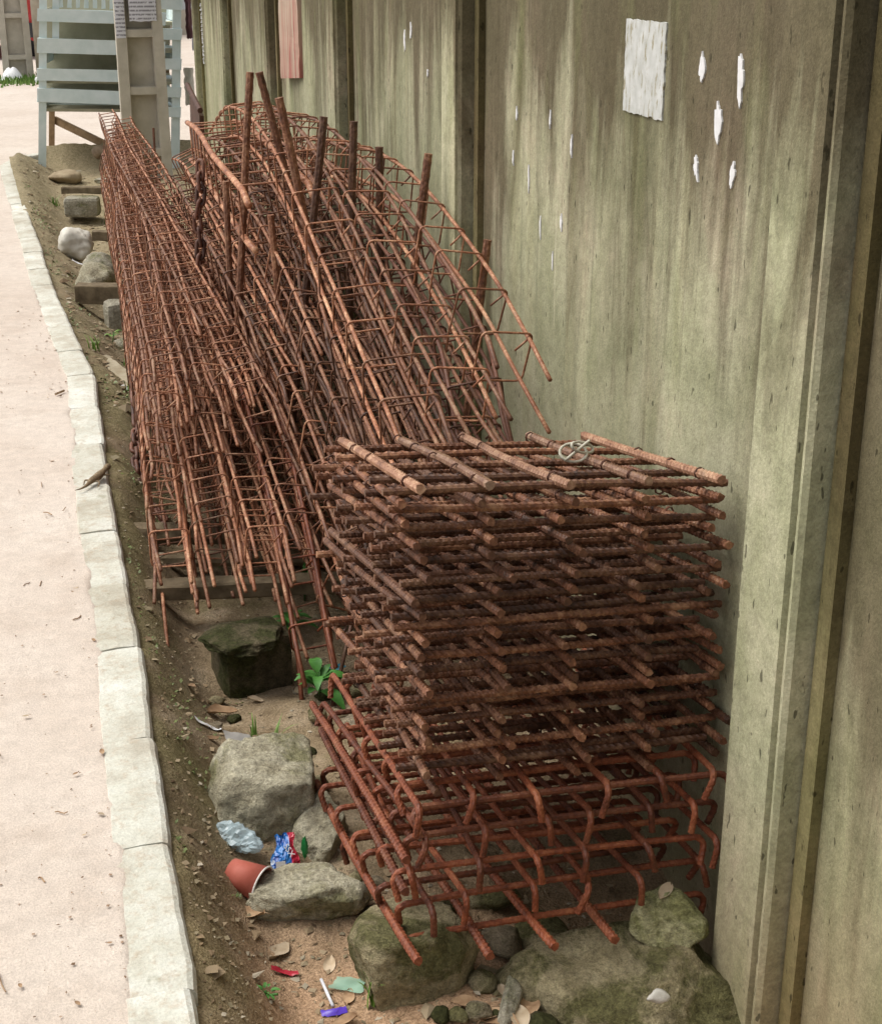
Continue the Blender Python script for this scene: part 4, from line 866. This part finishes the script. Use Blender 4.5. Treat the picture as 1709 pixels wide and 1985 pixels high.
# ------------------------------------------------------------------ utility poles
def upole(lab, x, y, w, z0, cells, ztop, papers=False, taper=.010):
    d = .17; t = thing('utility_pole', lab, 'utility pole', (x, y, z0), 'concrete utility poles')
    def wz(z): return w * (1 - taper * 4 * (z - z0))
    fl = w * .21
    for s in (-1, 1):
        mb = MB(); v = []
        for z in (z0 - .3, ztop):
            W = wz(z); xa, xb = x + s * W / 2, x + s * (W / 2 - fl)
            v += [(xa, y, z), (xb, y, z), (xb + s * -.008, y + d / 2 - .02, z), (xa, y + d, z)]
        mb.add(v, [(0, 1, 5, 4), (1, 2, 6, 5), (2, 3, 7, 6), (3, 0, 4, 7), (4, 5, 6, 7)]); mb.build('flange', POLEC, t)
    mb = MB(); mb.box((x, y + d * .62, (z0 - .3 + ztop) / 2), (w - 2 * fl + .02 - .0, .03, ztop - z0 + .3)); 
    for p in mb.v: p.x = x + (p.x - x) * (1 - taper * 4 * max(0, p.z - z0))
    mb.build('web', POLEC, t)
    for z in cells:
        W = wz(z) - 2 * fl + .004; mb = MB(); h = .05
        mb.add([(x - W / 2, y + .01, z - h / 2), (x + W / 2, y + .01, z - h / 2), (x + W / 2, y + .01, z + h / 2), (x - W / 2, y + .01, z + h / 2), (x - W / 2, y + d * .6, z - h * .6), (x + W / 2, y + d * .6, z - h * .6), (x + W / 2, y + d * .6, z + h * .75), (x - W / 2, y + d * .6, z + h * .75)],
               [(0, 1, 2, 3), (3, 2, 6, 7), (0, 4, 5, 1), (4, 7, 6, 5), (0, 3, 7, 4), (1, 5, 6, 2)]); mb.build('rung', POLEC, t)
    return t
upole('concrete utility pole with recessed panels in front of the mint stall', .608, 10.9, .335, .05, [.29, .715, 1.10, 1.5, 1.9, 2.3], 3.2)
upole('farther concrete utility pole at the left edge, in front of the red car', -.40, 19.4, .36, .17, [.45, .93, 1.45, 1.95, 2.45], 4.2)
mb = MB(); mb.grid(8, 8, lambda u, v: (.545 + .185 * u, 10.892 - .006 * math.sin(3 * u), 1.18 + .30 * v + .008 * nz(u * 4, v))); tag(mb.build('printed_notice', PRINT, center=True), 'wide white printed notice pasted across the front of the concrete pole', 'notice')
mb = MB(); mb.grid(6, 8, lambda u, v: (.448 + .066 * u, 10.892 - .004 * math.sin(3 * u), 1.07 + .45 * v)); tag(mb.build('printed_notice', PRINT, center=True), 'narrow white printed notice on the left flange of the concrete pole', 'notice')
mb = MB(); mb.tube([(-.115, 19.3, .17), (-.115, 19.3, 2.4)], .075, 10); tag(mb.build('timber_post', simple('greyed_post', (.3, .26, .2), (.44, .39, .31), 6), smooth=True, center=True), 'plain grey round post between the far pole and the stall', 'post')
# ------------------------------------------------------------------ mint stall
s = thing('market_stall', 'pale mint painted slatted timber stall behind the concrete pole', 'stall', (.4, 11.8, .2))
Y0, Y1, XL, XR = 11.50, 12.25, -.155, .965
def plank(nm, a, b, w, h, mat, j=.004):
    a = Vector(a); b = Vector(b); d = (b - a); L = d.length; M = Matrix.Translation((a + b) / 2) @ d.to_track_quat('X', 'Z').to_matrix().to_4x4(); mb = MB(); mb.box((0, 0, 0), (L, w, h), M, j); return mb.build(nm, mat, s)
mb = MB(); mb.box((XL + .03, Y0 + .02, .90), (.06, .045, 1.6), None, .004); mb.build('leg', MINT, s)
mb = MB(); mb.box((XR - .04, Y0 + .02, .90), (.07, .045, 1.6), None, .004); mb.build('leg', MINT, s)
mb = MB(); mb.box((-.045, Y1, .90), (.05, .05, 1.6), None, .004); mb.build('leg', BWOOD, s)
mb = MB(); mb.box((XR - .06, Y1, .90), (.05, .05, 1.6), None, .004); mb.build('leg', BWOOD, s)
plank('brace', (-.03, Y1 + .03, .40), (.40, Y1 - .35, .235), .03, .05, BWOOD)
for z, dz, h in [(.655, -.05, .095), (.80, -.035, .085), (1.0, -.04, .10), (1.205, -.035, .085), (1.45, -.03, .10)]:
    plank('slat', (XL - .01, Y0 - .012, z), (XR - .13, Y0 - .012, z + dz), .022, h, MINT)
for z in (.60, .80, 1.02, 1.22): plank('shelf', (XL + .02, Y0 + .2, z - .055), (XR - .02, Y0 + .2, z - .085), .34, .018, OLWOOD); plank('shelf', (XL + .02, Y0 + .56, z - .05), (XR - .02, Y0 + .56, z - .085), .34, .018, MINT)
for z in (.66, .86, 1.06, 1.26, 1.46): plank('back_board', (XL + .04, Y1 - .03, z), (XR - .03, Y1 - .03, z - .01), .018, .186, OLWOOD)
for z in (.60, .90, 1.20): plank('side_board', (XL + .03, Y0 + .05, z), (-.04, Y1, z), .02, .09, OLWOOD if z > 1 else MINT); plank('side_board', (XR - .03, Y0 + .05, z), (XR - .06, Y1, z), .02, .10, MINT)
for z in (.52, .66, .86, 1.07, 1.28): plank('end_slat', (XR - .20, Y0 - .004, z), (XR - .0, Y0 - .004, z - .01), .024, .075, MINT)
plank('upright', (XL + .13, Y0 + .03, 1.02), (XL + .13, Y0 + .03, 1.6), .03, .05, MINT)
for q in range(9):
    mb = MB(); mb.box((XL + .17 + q * .066, Y0 + .03, 1.285 - q * .002), (.03, .02, .06), None, .004); mb.build('spacer', MINT, s)
plank('rail', (XL + .1, Y0 + .03, 1.335), (XR - .15, Y0 + .03, 1.32), .02, .03, MINT)
for ch in s.children:                                   # the stall has racked over: its left side leans in, its right feet stand in
    for vt in ch.data.vertices:
        q = vt.co + ORG[s]; tt = (q.x - XL) / (XR - XL); hh = (q.z - .2) / 1.15; vt.co.x += (1 - tt) * .11 * hh - tt * .085 * (1 - hh)
def cloth(lab, x0, x1, z0, z1, y, mat, seed):
    mb = MB(); mb.grid(8, 14, lambda u, v: (x0 + (x1 - x0) * u + .014 * nz(v * 7, seed + u), y + .02 * math.sin(u * 7) + .01 * nz(u * 3, v * 4, seed), z0 + (z1 - z0) * v + .02 * nz(u * 5, seed) * (1 - v)))
    return tag(mb.build('hanging_cloth', mat, smooth=True, center=True), lab, 'cloth')
cloth('ragged maroon cloth strip hanging at the right side of the stall', 1.00, 1.05, 1.02, 1.38, 11.75, plain('maroon', (.12, .05, .055), .9), 3)
cloth('white cloth strip hanging behind the maroon one by the wall end', 1.06, 1.14, .92, 1.38, 12.0, plain('white_cloth', (.6, .6, .66), .9), 6)
cloth('small whitish sack cloth hanging low on the right of the stall', .975, 1.05, .52, .80, 11.9, plain('offwhite_cloth', (.62, .58, .5), .9), 9)
# ------------------------------------------------------------------ far side of the street
def far_wall():
    t = thing('far_building', 'pale plastered building side far across the street', 'building', (5, 30, .19)); mb = MB(); mb.box((5, 31, 2.2), (12, 2, 4.2), None, 0); mb.build('wall', simple('pale_plaster', (.50, .53, .53), (.62, .65, .65), 3), t)
    mb = MB(); mb.box((5, 30.9, .4), (12.1, 2.1, .5)); mb.build('plinth', simple('plinth', (.4, .36, .29), (.5, .45, .37), 3), t); mb = MB(); mb.box((5, 30.9, 4.4), (12.4, 2.6, .15)); mb.build('roof', simple('roof_sheet', (.2, .16, .13), (.3, .24, .2), 5), t)
    for x in (2.5, 5.5, 8.5): mb = MB(); mb.box((x, 29.985, 2.2), (1.1, .05, 1.2)); mb.build('window', plain('dark_glass', (.06, .08, .09), .15), t)
far_wall()
def car():
    cx_, cy_ = -1.02, 23.2; t = thing('parked_car', 'red car parked behind the far utility pole', 'car', (cx_, cy_, .19)); RED = plain('red_paint', (.50, .035, .04), .25); DK = plain('black_trim', (.03, .03, .035), .4); W, L = 1.62, 3.9
    prof = [(0, .28), (-.02, .62), (.04, .86), (.16, .93), (.42, 1.36), (.62, 1.43), (1.85, 1.44), (2.65, .95), (3.6, .82), (3.86, .66), (3.9, .28)]; v = []
    for sx in (-1, -.92, .92, 1):
        for y, z in prof: v.append((cx_ + sx * W / 2 * (1 - .10 * max(0, z - .9) * 2), cy_ + y, .19 + z - (.03 if abs(sx) == 1 else 0)))
    m = len(prof); mb = MB(); mb.add(v, [(a * m + i, (a + 1) * m + i, (a + 1) * m + (i + 1) % m, a * m + (i + 1) % m) for a in range(3) for i in range(m)] + [tuple(range(m)), tuple(range(3 * m, 4 * m))[::-1]]); mb.build('body', RED, t)
    mb = MB(); mb.add([(cx_ - .6, cy_ + .165, 1.14), (cx_ + .6, cy_ + .165, 1.14), (cx_ + .53, cy_ + .40, 1.53), (cx_ - .53, cy_ + .40, 1.53)], [(0, 1, 2, 3)]); mb.build('rear_window', plain('car_glass', (.05, .06, .07), .1), t)
    mb = MB(); mb.box((cx_, cy_ - .04, .60), (1.6, .12, .2), None, 0); mb.build('bumper', DK, t); mb = MB(); mb.box((cx_, cy_ - .05, .85), (.5, .03, .12)); mb.build('number_plate', WHITE, t)
    for sx in (-1, 1):
        mb = MB(); mb.box((cx_ + sx * .66, cy_ - .02, .93), (.22, .06, .18)); mb.build('tail_light', plain('lamp_red', (.5, .06, .04), .2), t)
        for y in (.75, 3.1):
            mb = MB(); mb.tube([(cx_ + sx * .72, cy_ + y, .49), (cx_ + sx * .82, cy_ + y, .49)], .3, 18); w_ = mb.build('wheel', DK, t); mb = MB(); mb.tube([(cx_ + sx * .815, cy_ + y, .49), (cx_ + sx * .83, cy_ + y, .49)], .18, 14); mb.build('rim', plain('rim', (.5, .5, .52), .3), w_)
car()
def heap(lab, c, d, mat, seed, name, cat):
    mb = MB(); mb.grid(14, 14, lambda u, v: (c[0] + (u - .5) * d[0], c[1] + (v - .5) * d[1], c[2] + d[2] * max(-.05, (1 - 4 * (u - .5) ** 2) * (1 - 4 * (v - .5) ** 2) * (1 + .4 * nz(u * 4, v * 4, seed)))))
    tag(mb.build(name, mat, smooth=True, center=True), lab, cat)
heap('white sheet over a small heap at the foot of the far utility pole', (-.47, 19.1, .18), (.30, .3, .17), WHITE, 3, 'covered_heap', 'heap'); heap('small white paper heap beside the far utility pole', (-.17, 18.9, .18), (.12, .12, .09), WHITE, 5, 'paper_heap', 'paper')
gm = MB(); r_ = random.Random(4)
for _ in range(2600):
    x, y = r_.uniform(-2.2, .25), 19.0 + r_.gauss(0, .28); h = r_.uniform(.03, .10) ; a = r_.uniform(0, 6.3); dx, dy = math.cos(a) * .02, math.sin(a) * .02
    gm.add([(x - dx, y - dy, .185), (x + dx, y + dy, .185), (x + r_.uniform(-.04, .04), y + r_.uniform(-.04, .04), .185 + h)], [(0, 1, 2)])
tag(gm.build('grass_verge', GRASSM), 'low green grass verge around the far utility pole', 'grass', kind='stuff')
